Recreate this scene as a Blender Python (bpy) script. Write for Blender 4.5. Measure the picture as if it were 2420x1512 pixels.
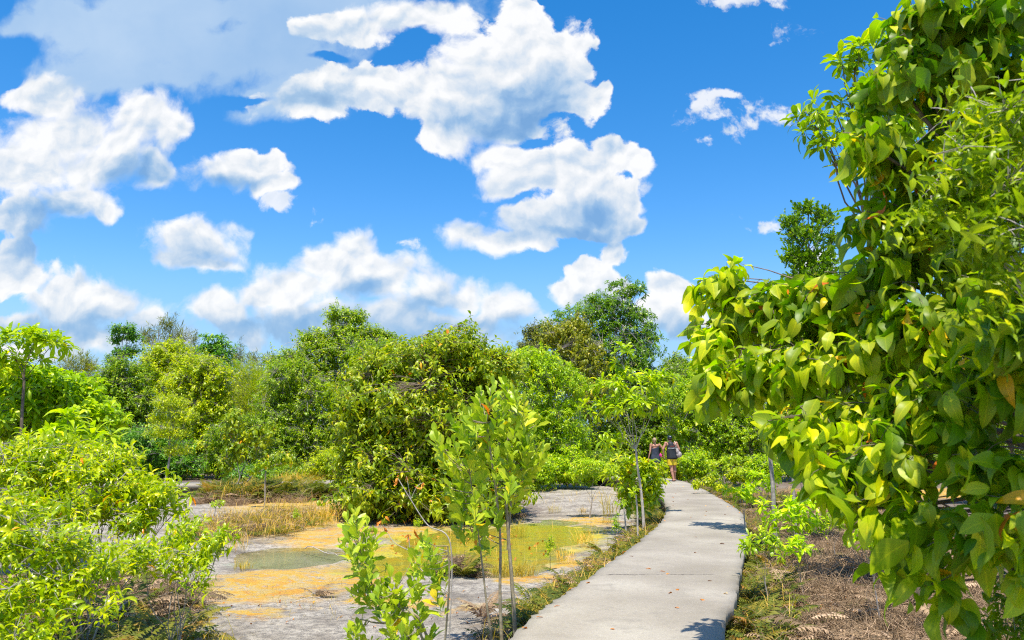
import bpy, math, random
import numpy as np
from mathutils import Vector, Matrix, Euler
R = math.radians
for _o in list(bpy.data.objects): bpy.data.objects.remove(_o)
SC = bpy.context.scene
COL = SC.collection

# ------------------------------------------------------------------ camera
EYE = 2.0                      # metres above the sandy ground; the walkway top is at 0.45
LENS, SENSOR = 28.0, 36.0
PITCH = R(8.59)
cam_d = bpy.data.cameras.new('camera'); cam = bpy.data.objects.new('camera', cam_d); COL.objects.link(cam)
cam.location = (0, 0, EYE); cam.rotation_euler = (R(90) + PITCH, 0, 0)
cam_d.lens = LENS; cam_d.sensor_width = SENSOR; cam_d.clip_start = 0.05; cam_d.clip_end = 6000
cam_d.dof.use_dof = True; cam_d.dof.focus_distance = 14.0; cam_d.dof.aperture_fstop = 4.0
SC.camera = cam
FPX = LENS / SENSOR * 2419.0   # focal length in survey units (photo measured 2419 wide)

def ray(vx, vy):
    x = (vx - 1209.5) / FPX; y = (756 - vy) / FPX
    c, s = math.cos(PITCH), math.sin(PITCH)
    return np.array([x, c - y * s, s + y * c])
def at(vx, vy, D):
    d = ray(vx, vy); t = D / d[1]
    return np.array([d[0] * t, D, EYE + d[2] * t])
def gnd(vx, vy, z=0.0):
    d = ray(vx, vy); t = (z - EYE) / d[2]
    return np.array([d[0] * t, d[1] * t, z])
def span(v, D): return v / FPX * D

# ------------------------------------------------------------------ sun, exposure
SUN_EL, SUN_AZ = 70.0, 190.0   # azimuth clockwise from +Y (the view direction): behind the camera, to the right
sd = bpy.data.lights.new('sun', 'SUN'); sun = bpy.data.objects.new('sun', sd); COL.objects.link(sun)
sd.energy = 5.0; sd.angle = R(0.53); sd.color = (1.0, 0.94, 0.83)
_v = Vector((math.cos(R(SUN_EL)) * math.sin(R(SUN_AZ)), math.cos(R(SUN_EL)) * math.cos(R(SUN_AZ)), math.sin(R(SUN_EL))))
sun.rotation_euler = _v.to_track_quat('Z', 'Y').to_euler(); sun.location = (20, -30, 60)
SC.view_settings.view_transform = 'Standard'; SC.view_settings.look = 'None'
SC.view_settings.exposure = 0.45; SC.view_settings.gamma = 1.0
SC.cycles.max_bounces = 7; SC.cycles.diffuse_bounces = 3; SC.cycles.glossy_bounces = 2
SC.cycles.transmission_bounces = 5; SC.cycles.transparent_max_bounces = 6
SC.cycles.caustics_reflective = False; SC.cycles.caustics_refractive = False
SC.cycles.sample_clamp_indirect = 6.0
SC.cycles.use_denoising = False; SC.cycles.filter_width = 1.15

# ------------------------------------------------------------------ node helper
class NT:
    def __init__(s, tree): s.t = tree; s.n = tree.nodes; s.l = tree.links; tree.nodes.clear()
    def add(s, typ, ins=None, **kw):
        nd = s.n.new(typ)
        for k, v in kw.items(): setattr(nd, k, v)
        for k, v in (ins or {}).items(): s.set(nd.inputs[k], v)
        return nd
    def set(s, sock, v):
        if isinstance(v, bpy.types.NodeSocket): s.l.new(v, sock)
        elif isinstance(v, bpy.types.Node): s.l.new(v.outputs[0], sock)
        else: sock.default_value = v
    def m(s, op, a, b=0.5, c=0.0, clamp=False):
        nd = s.add('ShaderNodeMath', {0: a, 1: b, 2: c}, operation=op); nd.use_clamp = clamp
        return nd.outputs[0]
    def vm(s, op, a, b=(0, 0, 0), c=(0, 0, 0)):
        nd = s.add('ShaderNodeVectorMath', {0: a} if op == 'SCALE' else {0: a, 1: b}, operation=op)
        if op == 'MULTIPLY_ADD': s.set(nd.inputs[2], c)
        if op == 'SCALE': s.set(nd.inputs['Scale'], b)
        return nd.outputs['Value'] if op in ('LENGTH', 'DOT_PRODUCT', 'DISTANCE') else nd.outputs[0]
    def ss(s, v, lo, hi, o0=0.0, o1=1.0):
        nd = s.add('ShaderNodeMapRange', {0: v, 1: lo, 2: hi, 3: o0, 4: o1}, interpolation_type='SMOOTHSTEP')
        return nd.outputs[0]
    def mix(s, f, a, b, typ='MIX'):
        nd = s.add('ShaderNodeMix', data_type='RGBA', blend_type=typ)
        s.set(nd.inputs[0], f); s.set(nd.inputs[6], a); s.set(nd.inputs[7], b)
        return nd.outputs[2]
    def noise(s, vec, scale, detail=2.0, rough=0.5, out=0, dim='3D', **kw):
        nd = s.add('ShaderNodeTexNoise', {'Scale': scale, 'Detail': detail, 'Roughness': rough}, noise_dimensions=dim)
        for k, v in kw.items(): nd.inputs[k].default_value = v
        if vec is not None: s.l.new(vec, nd.inputs['Vector'])
        return nd.outputs[out]
    def ramp(s, f, stops, interp='LINEAR'):
        nd = s.add('ShaderNodeValToRGB', {0: f}); cr = nd.color_ramp; cr.interpolation = interp
        while len(cr.elements) < len(stops): cr.elements.new(0.5)
        for e, (p, c) in zip(cr.elements, stops):
            e.position = p; e.color = (*c, 1.0) if len(c) == 3 else c
        return nd.outputs[0]

def lin(r, g, b):
    f = lambda v: (v / 255 / 12.92) if v / 255 <= 0.04045 else ((v / 255 + 0.055) / 1.055) ** 2.4
    return (f(r), f(g), f(b))

# ------------------------------------------------------------------ sky: Nishita with cumulus by direction
def build_world():
    w = bpy.data.worlds.new('World'); SC.world = w; w.use_nodes = True
    t = NT(w.node_tree)
    sky = t.add('ShaderNodeTexSky', sky_type='NISHITA'); sky.sun_disc = False
    sky.sun_elevation = R(SUN_EL); sky.sun_rotation = R(SUN_AZ)
    sky.air_density = 1.0; sky.dust_density = 0.6; sky.ozone_density = 2.0
    hs = t.add('ShaderNodeHueSaturation', {'Hue': 0.497, 'Saturation': 1.45, 'Value': 1.0, 'Color': sky.outputs[0]})
    sat0 = t.vm('MULTIPLY', hs.outputs[0], (1.7, 1.52, 1.62))
    co = t.add('ShaderNodeTexCoord').outputs['Generated']
    sp = t.add('ShaderNodeSeparateXYZ', {0: co})
    # cloud plane seen edge-on: tangent coordinates round +Y (the direction the walkway leads)
    y = t.m('MAXIMUM', t.m('ABSOLUTE', sp.outputs[1]), 0.12)
    u = t.m('DIVIDE', sp.outputs[0], y); v = t.m('DIVIDE', sp.outputs[2], y)
    p = t.add('ShaderNodeCombineXYZ', {0: u, 1: v, 2: 0.0}).outputs[0]
    sat = t.mix(t.ss(v, .26, .0), sat0, (2.1, 3.95, 6.1, 1))
    # billows: warp the coordinates, puffy at several sizes
    n1 = t.noise(p, 7.0, 7.0, 0.56, out=1, dim='2D')
    warp = t.vm('MULTIPLY_ADD', n1, (0.060, 0.056, 0), (-0.030, -0.028, 0))
    q = t.vm('ADD', p, warp)
    def field(blobs, q, k=0.25):
        acc = None
        for (x, yy, rx, ry) in blobs:
            d = ray(x, yy); cu, cv = d[0] / d[1], d[2] / d[1]
            su, sv = 1.0 / (rx / FPX * 1.03), 1.0 / (ry / FPX * 1.03)
            e = t.vm('LENGTH', t.vm('MULTIPLY_ADD', q, (su, sv, 0), (-cu * su, -cv * sv, 0)))
            acc = e if acc is None else t.m('SMOOTH_MIN', acc, e, k)
        return acc
    CL = [(1230,180,185,150),(1080,230,150,100),(1340,220,80,60),(880,215,170,75),(745,235,120,58),(1060,330,80,42),
          (1240,60,75,80),(1000,30,190,50),(820,60,120,60),(1180,290,120,50),
          (1410,210,32,30),(110,220,90,55),(160,310,150,80),(330,290,110,68),(400,310,66,58),(60,400,110,110),(250,380,120,75),
          (365,400,50,55),(60,510,90,60),(170,480,100,50),(245,505,42,30),(30,595,55,32),
          (555,405,112,52),(635,440,55,26),(462,578,118,62),(400,610,60,28),(470,628,85,18),
          (30,660,100,50),(150,705,110,62),(260,715,90,52),(335,745,48,32),(120,790,240,50),
          (850,575,62,52),(765,625,78,50),(880,650,110,75),(700,690,110,60),(520,735,85,42),(610,705,70,38),(1020,690,85,60),
          (1090,705,80,50),(1180,730,68,45),(800,770,360,60),(1000,780,240,50),
          (1350,410,110,70),(1440,370,72,60),(1280,400,100,70),(1200,365,75,42),(1210,430,62,45),(1490,385,48,40),(1400,460,130,60),
          (1250,515,110,45),(1105,550,78,42),(1180,570,110,32),(1475,480,60,45),(1515,525,34,22),(1400,520,130,40),
          (1445,590,46,44),(1385,640,66,50),(1330,690,56,42),(1430,690,66,50),(1580,695,60,42),(1545,745,70,50),(1630,780,60,40),
          (1945,640,60,40)]
    WI = [(1650,250,40,26),(1685,285,50,30),(1735,318,60,24),(1790,300,40,26),(1825,275,40,34),(1860,280,30,26),(1720,222,40,10),(1655,335,26,18),
          (1864,72,40,26),(1798,532,40,34),(1775,4,60,20),(1700,0,36,12),(735,520,18,22),(955,575,20,18),(660,480,26,18),(1340,100,30,60)]
    VE = [(520,110,420,130),(250,60,260,80),(700,230,170,60),(330,180,260,70),(640,10,560,80),(40,70,60,50)]
    f = field(CL, q)
    fwis = field(WI, q, .5); fvei = field(VE, q, .5)
    holes = field([(930,135,52,34),(965,95,40,24),(780,140,50,14),(20,120,85,42),(20,180,40,28),(560,240,80,20),(1290,0,22,18)], q, 0.1)
    f = t.m('MAXIMUM', f, t.m('SUBTRACT', 2.0, holes))
    # cauliflower lobes: rounded cells at two sizes, plus fine fray
    def cells(vec, sc):
        nd = t.add('ShaderNodeTexVoronoi', {'Scale': sc, 'Smoothness': 0.35, 'Randomness': 1.0}, voronoi_dimensions='2D', feature='SMOOTH_F1'); t.l.new(vec, nd.inputs['Vector']); return nd.outputs['Distance']
    va = cells(q, 15.0); vb = cells(q, 42.0)
    n2 = t.noise(q, 30.0, 5.0, 0.62, dim='2D'); lo = t.noise(p, 3.0, 2.0, 0.5, dim='2D')
    edge = t.m('ADD', t.m('ADD', t.m('MULTIPLY_ADD', va, .60, -.28), t.m('MULTIPLY_ADD', vb, .30, -.13)), t.m('MULTIPLY_ADD', n2, .80, -.40))
    fe = t.m('ADD', f, edge)
    soft = t.ss(lo, .40, .62, .16, .48)
    alpha = t.add('ShaderNodeMapRange', {0: fe, 1: t.m('ADD', 1.0, t.m('MULTIPLY', soft, .35)), 2: t.m('SUBTRACT', 1.0, soft)}, interpolation_type='SMOOTHSTEP').outputs[0]
    # relief: how the lobes turn towards the light (up and a little left)
    qo = t.vm('ADD', q, (-0.008, 0.016, 0))
    rel = t.m('ADD', t.m('MULTIPLY', t.m('SUBTRACT', cells(qo, 15.0), va), .55), t.m('MULTIPLY', t.m('SUBTRACT', t.noise(qo, 30.0, 4.0, 0.6, dim='2D'), n2), -.55))
    rel = t.m('ADD', rel, t.m('MULTIPLY', t.m('SUBTRACT', cells(t.vm('ADD', q, (-0.004, 0.009, 0)), 42.0), vb), .30))
    rel = t.m('ADD', rel, t.m('MULTIPLY_ADD', t.noise(q, 5.0, 4.0, .55, dim='2D'), .38, -.20))
    rim = t.ss(f, 0.45, 1.0, 0.0, 0.14)
    GR = [(400,130,430,110),(1240,240,140,80),(1180,285,210,42),(80,570,170,52),(90,510,110,50),(1330,545,210,36),(1400,500,120,34),
          (460,620,110,30),(550,440,100,24),(370,400,120,50),(130,770,260,50),(700,800,420,60),(1000,730,90,40),(860,690,60,34),
          (1150,785,200,40),(1400,720,60,34),(700,250,170,36),(1570,790,80,36)]
    g = t.ss(field(GR, q, 0.7), 1.45, 0.15)
    light = t.m('ADD', t.m('SUBTRACT', t.m('ADD', 0.86, rim), t.m('MULTIPLY', g, 0.66)), rel, clamp=True)
    ccol = t.ramp(light, [(0.0, (0.24, 0.43, 0.70)), (0.3, (0.38, 0.57, 0.81)), (0.6, (0.66, 0.77, 0.90)), (0.82, (0.90, 0.93, 0.96)), (1.0, (1.04, 1.04, 1.04))])
    cl = t.vm('SCALE', ccol, 7.2)
    aw = t.m('MULTIPLY', t.ss(t.m('ADD', fwis, t.m('ADD', t.m('MULTIPLY_ADD', n2, 3.4, -1.7), t.m('MULTIPLY_ADD', va, 1.4, -.65))), 1.25, .35), .85)
    av = t.m('MULTIPLY', t.ss(t.m('ADD', fvei, t.m('ADD', t.m('MULTIPLY_ADD', t.noise(q, 6.0, 7.0, .6, dim='2D'), 1.5, -.75), t.m('MULTIPLY', edge, .5))), 1.12, .55), .90)
    av = t.m('MULTIPLY', av, t.ss(holes, .75, 1.25))
    alpha0 = alpha
    alpha = t.m('MAXIMUM', alpha, aw)
    dens = t.m('MULTIPLY', alpha, t.ss(light, 0.0, 0.5, 0.78, 0.96))
    vcol = t.mix(t.noise(q, 5.0, 5.0, .55, dim='2D'), (2.1, 3.7, 6.0, 1), (4.6, 5.7, 6.9, 1))
    sat = t.mix(av, sat, vcol)
    out = t.mix(dens, sat, cl)
    bg = t.add('ShaderNodeBackground', {'Color': out, 'Strength': 0.10})
    t.add('ShaderNodeOutputWorld', {'Surface': bg.outputs[0]})
    w.cycles.sampling_method = 'MANUAL'; w.cycles.sample_map_resolution = 512
build_world()
# ------------------------------------------------------------------ mesh helpers
def link(o, parent=None):
    COL.objects.link(o)
    if parent is not None: o.parent = parent
    return o
def tag(o, label=None, cat=None, group=None, kind=None):
    if label: o['label'] = label
    if cat: o['category'] = cat
    if group: o['group'] = group
    if kind: o['kind'] = kind
    return o
def empty(name, loc, label, cat, group=None):
    o = bpy.data.objects.new(name, None); o.location = [float(v) for v in loc]; o.empty_display_size = 0.1
    link(o); return tag(o, label, cat, group)

def mesh_np(name, V, F, mat, loc=(0, 0, 0), parent=None, rnd=None, uv=None, smooth=True):
    """V (n,3) world coordinates; F list of int arrays (m,3) / (m,4); rnd: per-vertex float; uv: per-vertex (n,2)."""
    V = np.asarray(V, dtype=np.float64) - np.asarray(loc, dtype=np.float64)
    me = bpy.data.meshes.new(name)
    Fs = [np.asarray(f, dtype=np.int32) for f in F if len(f)]
    loops = np.concatenate([f.ravel() for f in Fs]); tot = np.concatenate([np.full(len(f), f.shape[1], dtype=np.int32) for f in Fs])
    start = np.concatenate([[0], np.cumsum(tot)[:-1]]).astype(np.int32)
    me.vertices.add(len(V)); me.vertices.foreach_set('co', V.astype(np.float32).ravel())
    me.loops.add(len(loops)); me.loops.foreach_set('vertex_index', loops)
    me.polygons.add(len(tot)); me.polygons.foreach_set('loop_start', start)
    me.update(calc_edges=True)
    if smooth: me.polygons.foreach_set('use_smooth', np.ones(len(tot), dtype=bool))
    if rnd is not None:
        a = me.attributes.new('rnd', 'FLOAT', 'POINT'); a.data.foreach_set('value', np.asarray(rnd, dtype=np.float32))
    if uv is not None:
        a = me.attributes.new('leafuv', 'FLOAT2', 'POINT'); a.data.foreach_set('vector', np.asarray(uv, dtype=np.float32).ravel())
    me.materials.append(mat); me.validate(clean_customdata=False)
    o = bpy.data.objects.new(name, me); o.location = (0, 0, 0) if parent is not None else [float(v) for v in loc]
    return link(o, parent)

class Bag:
    """collects pieces of geometry for ONE mesh object"""
    def __init__(s): s.V = []; s.F = {3: [], 4: []}; s.r = []; s.u = []; s.n = 0
    def add(s, V, F, r=None, u=None):
        V = np.asarray(V).reshape(-1, 3)
        for f in (F if isinstance(F, (list, tuple)) else [F]):
            f = np.asarray(f)
            if len(f): s.F[f.shape[1]].append(f + s.n)
        s.V.append(V); s.n += len(V)
        s.r.append(np.zeros(len(V)) if r is None else np.broadcast_to(r, (len(V),)))
        s.u.append(np.zeros((len(V), 2)) if u is None else u)
    def build(s, name, mat, loc=(0, 0, 0), parent=None, smooth=True):
        if not s.V: return None
        F = [np.concatenate(s.F[k]) for k in (3, 4) if s.F[k]]
        return mesh_np(name, np.concatenate(s.V), F, mat, loc, parent, np.concatenate(s.r), np.concatenate(s.u), smooth)

def norm(a): return a / np.maximum(np.linalg.norm(a, axis=-1, keepdims=True), 1e-9)

def tubes(P, Rr, sides=5):
    """P (M,S,3) polylines, Rr (M,S) radii -> verts, quads, vertex rnd"""
    P = np.asarray(P, float); Rr = np.asarray(Rr, float)
    if P.ndim == 2: P = P[None]; Rr = Rr[None]
    M, S, _ = P.shape
    T = np.empty_like(P); T[:, 1:-1] = P[:, 2:] - P[:, :-2]; T[:, 0] = P[:, 1] - P[:, 0]; T[:, -1] = P[:, -1] - P[:, -2]
    T = norm(T); ref = np.where(np.abs(T[..., 2:3]) > 0.85, np.array([1.0, 0.2, 0]), np.array([0, 0.1, 1.0]))
    A = norm(np.cross(T, ref)); B = np.cross(T, A)
    a = np.arange(sides) * 2 * np.pi / sides
    V = P[:, :, None] + Rr[:, :, None, None] * (A[:, :, None] * np.cos(a)[:, None] + B[:, :, None] * np.sin(a)[:, None])
    i = np.arange(M)[:, None, None] * S * sides + np.arange(S - 1)[None, :, None] * sides
    j = np.arange(sides)[None, None]; j2 = (j + 1) % sides
    F = np.stack([i + j, i + j2, i + sides + j2, i + sides + j], -1).reshape(-1, 4)
    u = np.zeros((M, S, sides, 2)); u[..., 1] = np.linspace(0, 1, S)[None, :, None]
    return V.reshape(-1, 3), F, u.reshape(-1, 2)

PROF = {  # half width along the leaf, by outline kind
    'elliptic': lambda t: np.sin(np.pi * np.clip(t, 0, 1) ** 0.92) ** 0.80,
    'obovate': lambda t: np.clip(np.sin(np.pi * np.clip(t, 0, 1) ** 1.75), 0, 1) ** 0.72,
    'lance': lambda t: np.sin(np.pi * np.clip(t, 0, 1) ** 0.85) ** 1.05,
}
def leaves(P, A, N, L, W, shape='elliptic', lod=1, curl=0.25, fold=0.22, rnd=None, rng=None):
    """P base, A axis, N face normal: (n,3); L, W lengths (n,)"""
    n = len(P); P = np.asarray(P, float); A = norm(np.asarray(A, float)); N = np.asarray(N, float)
    N = norm(N - (N * A).sum(-1, keepdims=True) * A); S = np.cross(A, N)
    L = np.broadcast_to(np.asarray(L, float), (n,)); W = np.broadcast_to(np.asarray(W, float), (n,))
    if rnd is None: rnd = rng.random(n)
    curl = curl * (0.4 + 1.2 * rng.random(n)) if np.ndim(curl) == 0 else curl
    fold = fold * (0.5 + rng.random(n))
    if lod == 0:   # folded diamond: base, left, right, tip
        tt = np.array([0.0, 0.52, 0.52, 1.0]); ss = np.array([0, -1, 1, 0.0]); w = np.array([0, 1, 1, 0.0])
        if shape == 'obovate': tt = np.array([0.0, 0.68, 0.68, 1.0])
        F = np.array([[0, 2, 1], [1, 2, 3]])
    else:
        rows = {1: 4, 2: 6, 3: 9}[lod]
        t = np.linspace(0, 1, rows) ** (0.85 if shape != 'obovate' else 0.95)
        tt = np.repeat(t, 3); ss = np.tile([-1, 0, 1.0], rows); w = PROF[shape](tt); w[tt == 0] = 0.06; w[tt == 1] = 0.0 if shape == 'lance' else 0.02
        q = np.arange(rows - 1)[:, None] * 3 + np.array([0, 1])
        q = q.reshape(-1); F = np.stack([q, q + 1, q + 4, q + 3], -1)
    k = len(tt)
    tl = tt[None, :] * L[:, None]
    side = ss[None] * w[None] * W[:, None] * 0.5
    wav = 0.0
    if lod >= 2: wav = (np.sin(tt[None] * (9 + 6 * rng.random((n, 1))) + 6.28 * rng.random((n, 1))) * np.abs(ss)[None]) * W[:, None] * 0.06
    c = curl[:, None] * tt[None] ** 2
    V = P[:, None] + A[:, None] * (tl * np.cos(c))[..., None] + N[:, None] * (-tl * np.sin(c) + np.abs(side) * fold[:, None] * 2 * 0.6 + wav)[..., None] + S[:, None] * (side * (1 - 0.15 * fold[:, None]))[..., None]
    Fa = (np.arange(n)[:, None, None] * k + F[None]).reshape(-1, F.shape[1])
    uv = np.stack([np.broadcast_to(ss * w, (n, k)), np.broadcast_to(tt, (n, k))], -1).reshape(-1, 2)
    return V.reshape(-1, 3), Fa, np.repeat(rnd, k), uv

# ------------------------------------------------------------------ materials
def out_surface(t, sh, disp=None):
    o = t.add('ShaderNodeOutputMaterial', {'Surface': sh})
    if disp is not None: t.set(o.inputs['Displacement'], disp)
def new_mat(name):
    m = bpy.data.materials.new(name); m.use_nodes = True; return m, NT(m.node_tree)

LEAFG = (2.15, 1.60, .40)
def leaf_mat(name, stops, transl=0.38, rough=0.42, vein=False, spots=0.0, spec=0.4, tint=(1.08, 1.22, 0.25), back=1.15):
    m, t = new_mat(name)
    r = t.add('ShaderNodeAttribute', attribute_name='rnd').outputs['Fac']
    col = t.ramp(r, [(p, (min(.9, c[0] * LEAFG[0]), min(.9, c[1] * LEAFG[1]), c[2] * LEAFG[2]) ) for p, c in stops])
    geo = t.add('ShaderNodeNewGeometry')
    if vein:
        uvn = t.add('ShaderNodeAttribute', attribute_name='leafuv').outputs['Vector']
        s = t.add('ShaderNodeSeparateXYZ', {0: uvn}); x = t.m('ABSOLUTE', s.outputs[0])
        mid = t.ss(x, 0.10, 0.02)
        lat = t.m('SINE', t.m('MULTIPLY', t.m('SUBTRACT', s.outputs[1], t.m('MULTIPLY', x, 0.35)), 46.0))
        lat = t.m('MULTIPLY', t.ss(lat, 0.72, 0.98), 0.45)
        vn = t.m('MAXIMUM', mid, lat)
        col = t.mix(t.m('MULTIPLY', vn, 0.55), col, t.vm('MULTIPLY', col, (1.9, 1.5, 1.6)))
        if spots:
            pos = geo.outputs['Position']
            nz = t.noise(pos, 38.0, 3.0, 0.6)
            col = t.mix(t.m('MULTIPLY', t.ss(nz, 0.66, 0.75), spots), col, (0.23, 0.09, 0.015, 1))
            nz2 = t.noise(pos, 9.0, 2.0, 0.5)
            col = t.mix(t.ss(nz2, 0.35, 0.7, 0.0, 0.45), col, t.vm('MULTIPLY', col, (1.45, 1.15, 0.7)))
    col = t.mix(geo.outputs['Backfacing'], col, t.vm('MULTIPLY', col, (back, back * 0.98, back * 1.25)))
    bs = t.add('ShaderNodeBsdfPrincipled', {'Base Color': col, 'Roughness': rough, 'Specular IOR Level': spec})
    tr = t.add('ShaderNodeBsdfTranslucent', {'Color': t.vm('MULTIPLY', col, tint)})
    out_surface(t, t.add('ShaderNodeMixShader', {0: transl, 1: bs.outputs[0], 2: tr.outputs[0]}).outputs[0])
    return m

def bark_mat(name, c0, c1, scale=14.0, rough=0.85):
    m, t = new_mat(name)
    co = t.add('ShaderNodeTexCoord').outputs['Object']
    n = t.noise(t.vm('MULTIPLY', co, (1, 1, 0.45)), scale, 4.0, 0.6)
    col = t.ramp(n, [(0.30, c0), (0.68, c1)])
    ring = t.add('ShaderNodeTexWave', {'Vector': co, 'Scale': 5.0, 'Distortion': 3.0, 'Detail': 2.0}, bands_direction='Z')
    col = t.mix(t.m('MULTIPLY', ring.outputs[1], 0.35), col, c0 + (1,))
    bmp = t.add('ShaderNodeBump', {'Strength': 0.5, 'Distance': 0.02, 'Height': n})
    out_surface(t, t.add('ShaderNodeBsdfPrincipled', {'Base Color': col, 'Roughness': rough, 'Normal': bmp.outputs[0]}).outputs[0])
    return m

MT = {}
def mats():
    L = leaf_mat
    # stops: (position, linear base colour). the last stops are yellowing / dead leaves
    MT['droop_near'] = L('drooping leaf', [(0, (.030,.10,.006)), (.25, (.060,.155,.008)), (.5, (.115,.215,.010)), (.80, (.23,.36,.012)), (.89, (.31,.42,.016)), (.94, (.42,.28,.02)), (.97, (.55,.33,.03)), (.985, (.42,.12,.03)), (1, (.30,.11,.05))], .40, .44, True, .75, spec=.4, tint=(.85, 1.40, .2))
    MT['droop_far'] = L('olive drooping leaf', [(0, (.055,.135,.010)), (.35, (.12,.23,.012)), (.7, (.22,.325,.016)), (.88, (.32,.40,.02)), (.96, (.50,.38,.04)), (1, (.36,.14,.05))], .34, .38)
    MT['fine_near'] = L('narrow leaf', [(0, (.06,.14,.010)), (.4, (.12,.24,.016)), (.8, (.22,.35,.03)), (1, (.36,.44,.06))], .42, .36, True)
    MT['glossy_yellow'] = L('glossy yellow-green leaf', [(0, (.06,.16,.008)), (.25, (.13,.26,.008)), (.6, (.24,.38,.010)), (.88, (.38,.48,.012)), (.95, (.60,.52,.02)), (.98, (.70,.36,.02)), (1, (.50,.16,.03))], .40, .30, True, spec=.55)
    MT['rosette'] = L('whorled leaf', [(0, (.07,.18,.006)), (.4, (.17,.33,.010)), (.8, (.29,.45,.014)), (.95, (.42,.50,.02)), (1, (.55,.40,.03))], .40, .32, True, spec=.5)
    MT['rosette_dark'] = L('dark whorled leaf', [(0, (.03,.10,.010)), (.5, (.075,.20,.014)), (.9, (.14,.29,.016)), (1, (.3,.36,.03))], .34, .34)
    MT['obovate'] = L('blunt leathery leaf', [(0, (.09,.21,.03)), (.4, (.18,.33,.045)), (.8, (.29,.42,.10)), (.95, (.36,.43,.04)), (.98, (.5,.3,.03)), (1, (.45,.12,.03))], .34, .40, True, spec=.5)
    MT['obovate_bright'] = L('bright leathery leaf', [(0, (.12,.26,.004)), (.4, (.22,.42,.006)), (.8, (.36,.54,.010)), (.95, (.5,.55,.02)), (1, (.7,.4,.02))], .42, .36)
    MT['bush_green'] = L('green bush leaf', [(0, (.040,.11,.008)), (.4, (.10,.22,.010)), (.8, (.19,.34,.012)), (1, (.32,.42,.02))], .34, .40)
    MT['bush_bright'] = L('bright bush leaf', [(0, (.07,.18,.004)), (.4, (.17,.34,.005)), (.8, (.30,.47,.008)), (1, (.42,.50,.015))], .38, .40)
    MT['bush_teal'] = L('cool green bush leaf', [(0, (.022,.10,.025)), (.4, (.06,.20,.035)), (.8, (.12,.30,.045)), (1, (.22,.36,.05))], .32, .40)
    MT['bush_olive'] = L('olive bush leaf', [(0, (.06,.11,.010)), (.4, (.13,.19,.012)), (.8, (.22,.28,.02)), (1, (.36,.34,.03))], .34, .42)
    MT['bush_yellow'] = L('yellow-green bush leaf', [(0, (.09,.19,.004)), (.4, (.20,.33,.005)), (.8, (.34,.46,.008)), (1, (.48,.50,.015))], .38, .40)
    MT['casuarina'] = L('grey-green needle spray', [(0, (.05,.09,.03)), (.5, (.10,.15,.05)), (1, (.18,.23,.08))], .25, .6)
    MT['fern'] = L('fern frond', [(0, (.03,.06,.012)), (.45, (.075,.12,.03)), (.8, (.15,.17,.07)), (1, (.20,.13,.10))], .34, .5)
    MT['fern_dead'] = L('dead fern', [(0, (.045,.042,.09)), (.5, (.125,.112,.235)), (.85, (.22,.20,.46)), (1, (.33,.31,.76))], .15, .8, tint=(1, 1, .9))
    MT['grass'] = L('grass blade', [(0, (.12,.15,.03)), (.4, (.24,.24,.07)), (.7, (.36,.29,.14)), (1, (.46,.35,.26))], .30, .5)
    MT['litter'] = L('fallen leaf', [(0, (.10,.045,.02)), (.4, (.26,.12,.045)), (.75, (.42,.20,.07)), (1, (.52,.36,.22))], .12, .7, tint=(1, .9, .8))
    MT['flower'] = L('red flower', [(0, (.45,.04,.01)), (1, (.65,.12,.02))], .3, .5, tint=(1, .6, .6))
    MT['bark_grey'] = bark_mat('grey bark', (.20,.17,.14), (.48,.43,.37))
    MT['bark_pale'] = bark_mat('pale bark', (.34,.29,.24), (.62,.56,.50))
    MT['bark_brown'] = bark_mat('brown bark', (.10,.075,.05), (.30,.23,.16))
    MT['bark_tan'] = bark_mat('tan sapling bark', (.20,.16,.09), (.42,.36,.24), 22)
    MT['twig_green'] = bark_mat('green twig', (.16,.17,.06), (.34,.34,.15))
mats()

# ------------------------------------------------------------------ plants
# k leaves per cluster, tail = length of leafy twig, th = angle off the twig (tip, base), grav pulls leaves down
SP = {
    'droop':   dict(k=8, tail=.24, th=(45, 80), grav=.80, L=.20, wl=.50, shape='elliptic', curl=.50, fold=.26, up=.5),
    'lax':     dict(k=9, tail=.20, th=(40, 85), grav=.35, L=.20, wl=.42, shape='elliptic', curl=.45, fold=.25, up=.6),
    'fine':    dict(k=14, tail=.28, th=(30, 60), grav=.35, L=.075, wl=.30, shape='lance', curl=.4, fold=.2, up=.5),
    'alt':     dict(k=12, tail=.24, th=(35, 65), grav=.12, L=.11, wl=.30, shape='lance', curl=.5, fold=.3, up=.7),
    'rosette': dict(k=12, tail=.03, th=(38, 84), grav=.05, L=.19, wl=.30, shape='obovate', curl=.40, fold=.2, up=.6),
    'erect':   dict(k=9, tail=.26, th=(16, 42), grav=-.25, L=.12, wl=.50, shape='obovate', curl=.15, fold=.2, up=.1),
    'bush':    dict(k=11, tail=.30, th=(35, 85), grav=.25, L=.17, wl=.52, shape='elliptic', curl=.3, fold=.25, up=.7),
    'needle':  dict(k=16, tail=.55, th=(15, 45), grav=-.05, L=.34, wl=.085, shape='lance', curl=.2, fold=.0, up=.3),
}
DF = {'lax': 3.1, 'droop': 3.3, 'fine': 6.0, 'alt': 4.6, 'rosette': 2.0, 'erect': 2.6, 'bush': 4.6, 'needle': 4.5}
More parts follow.
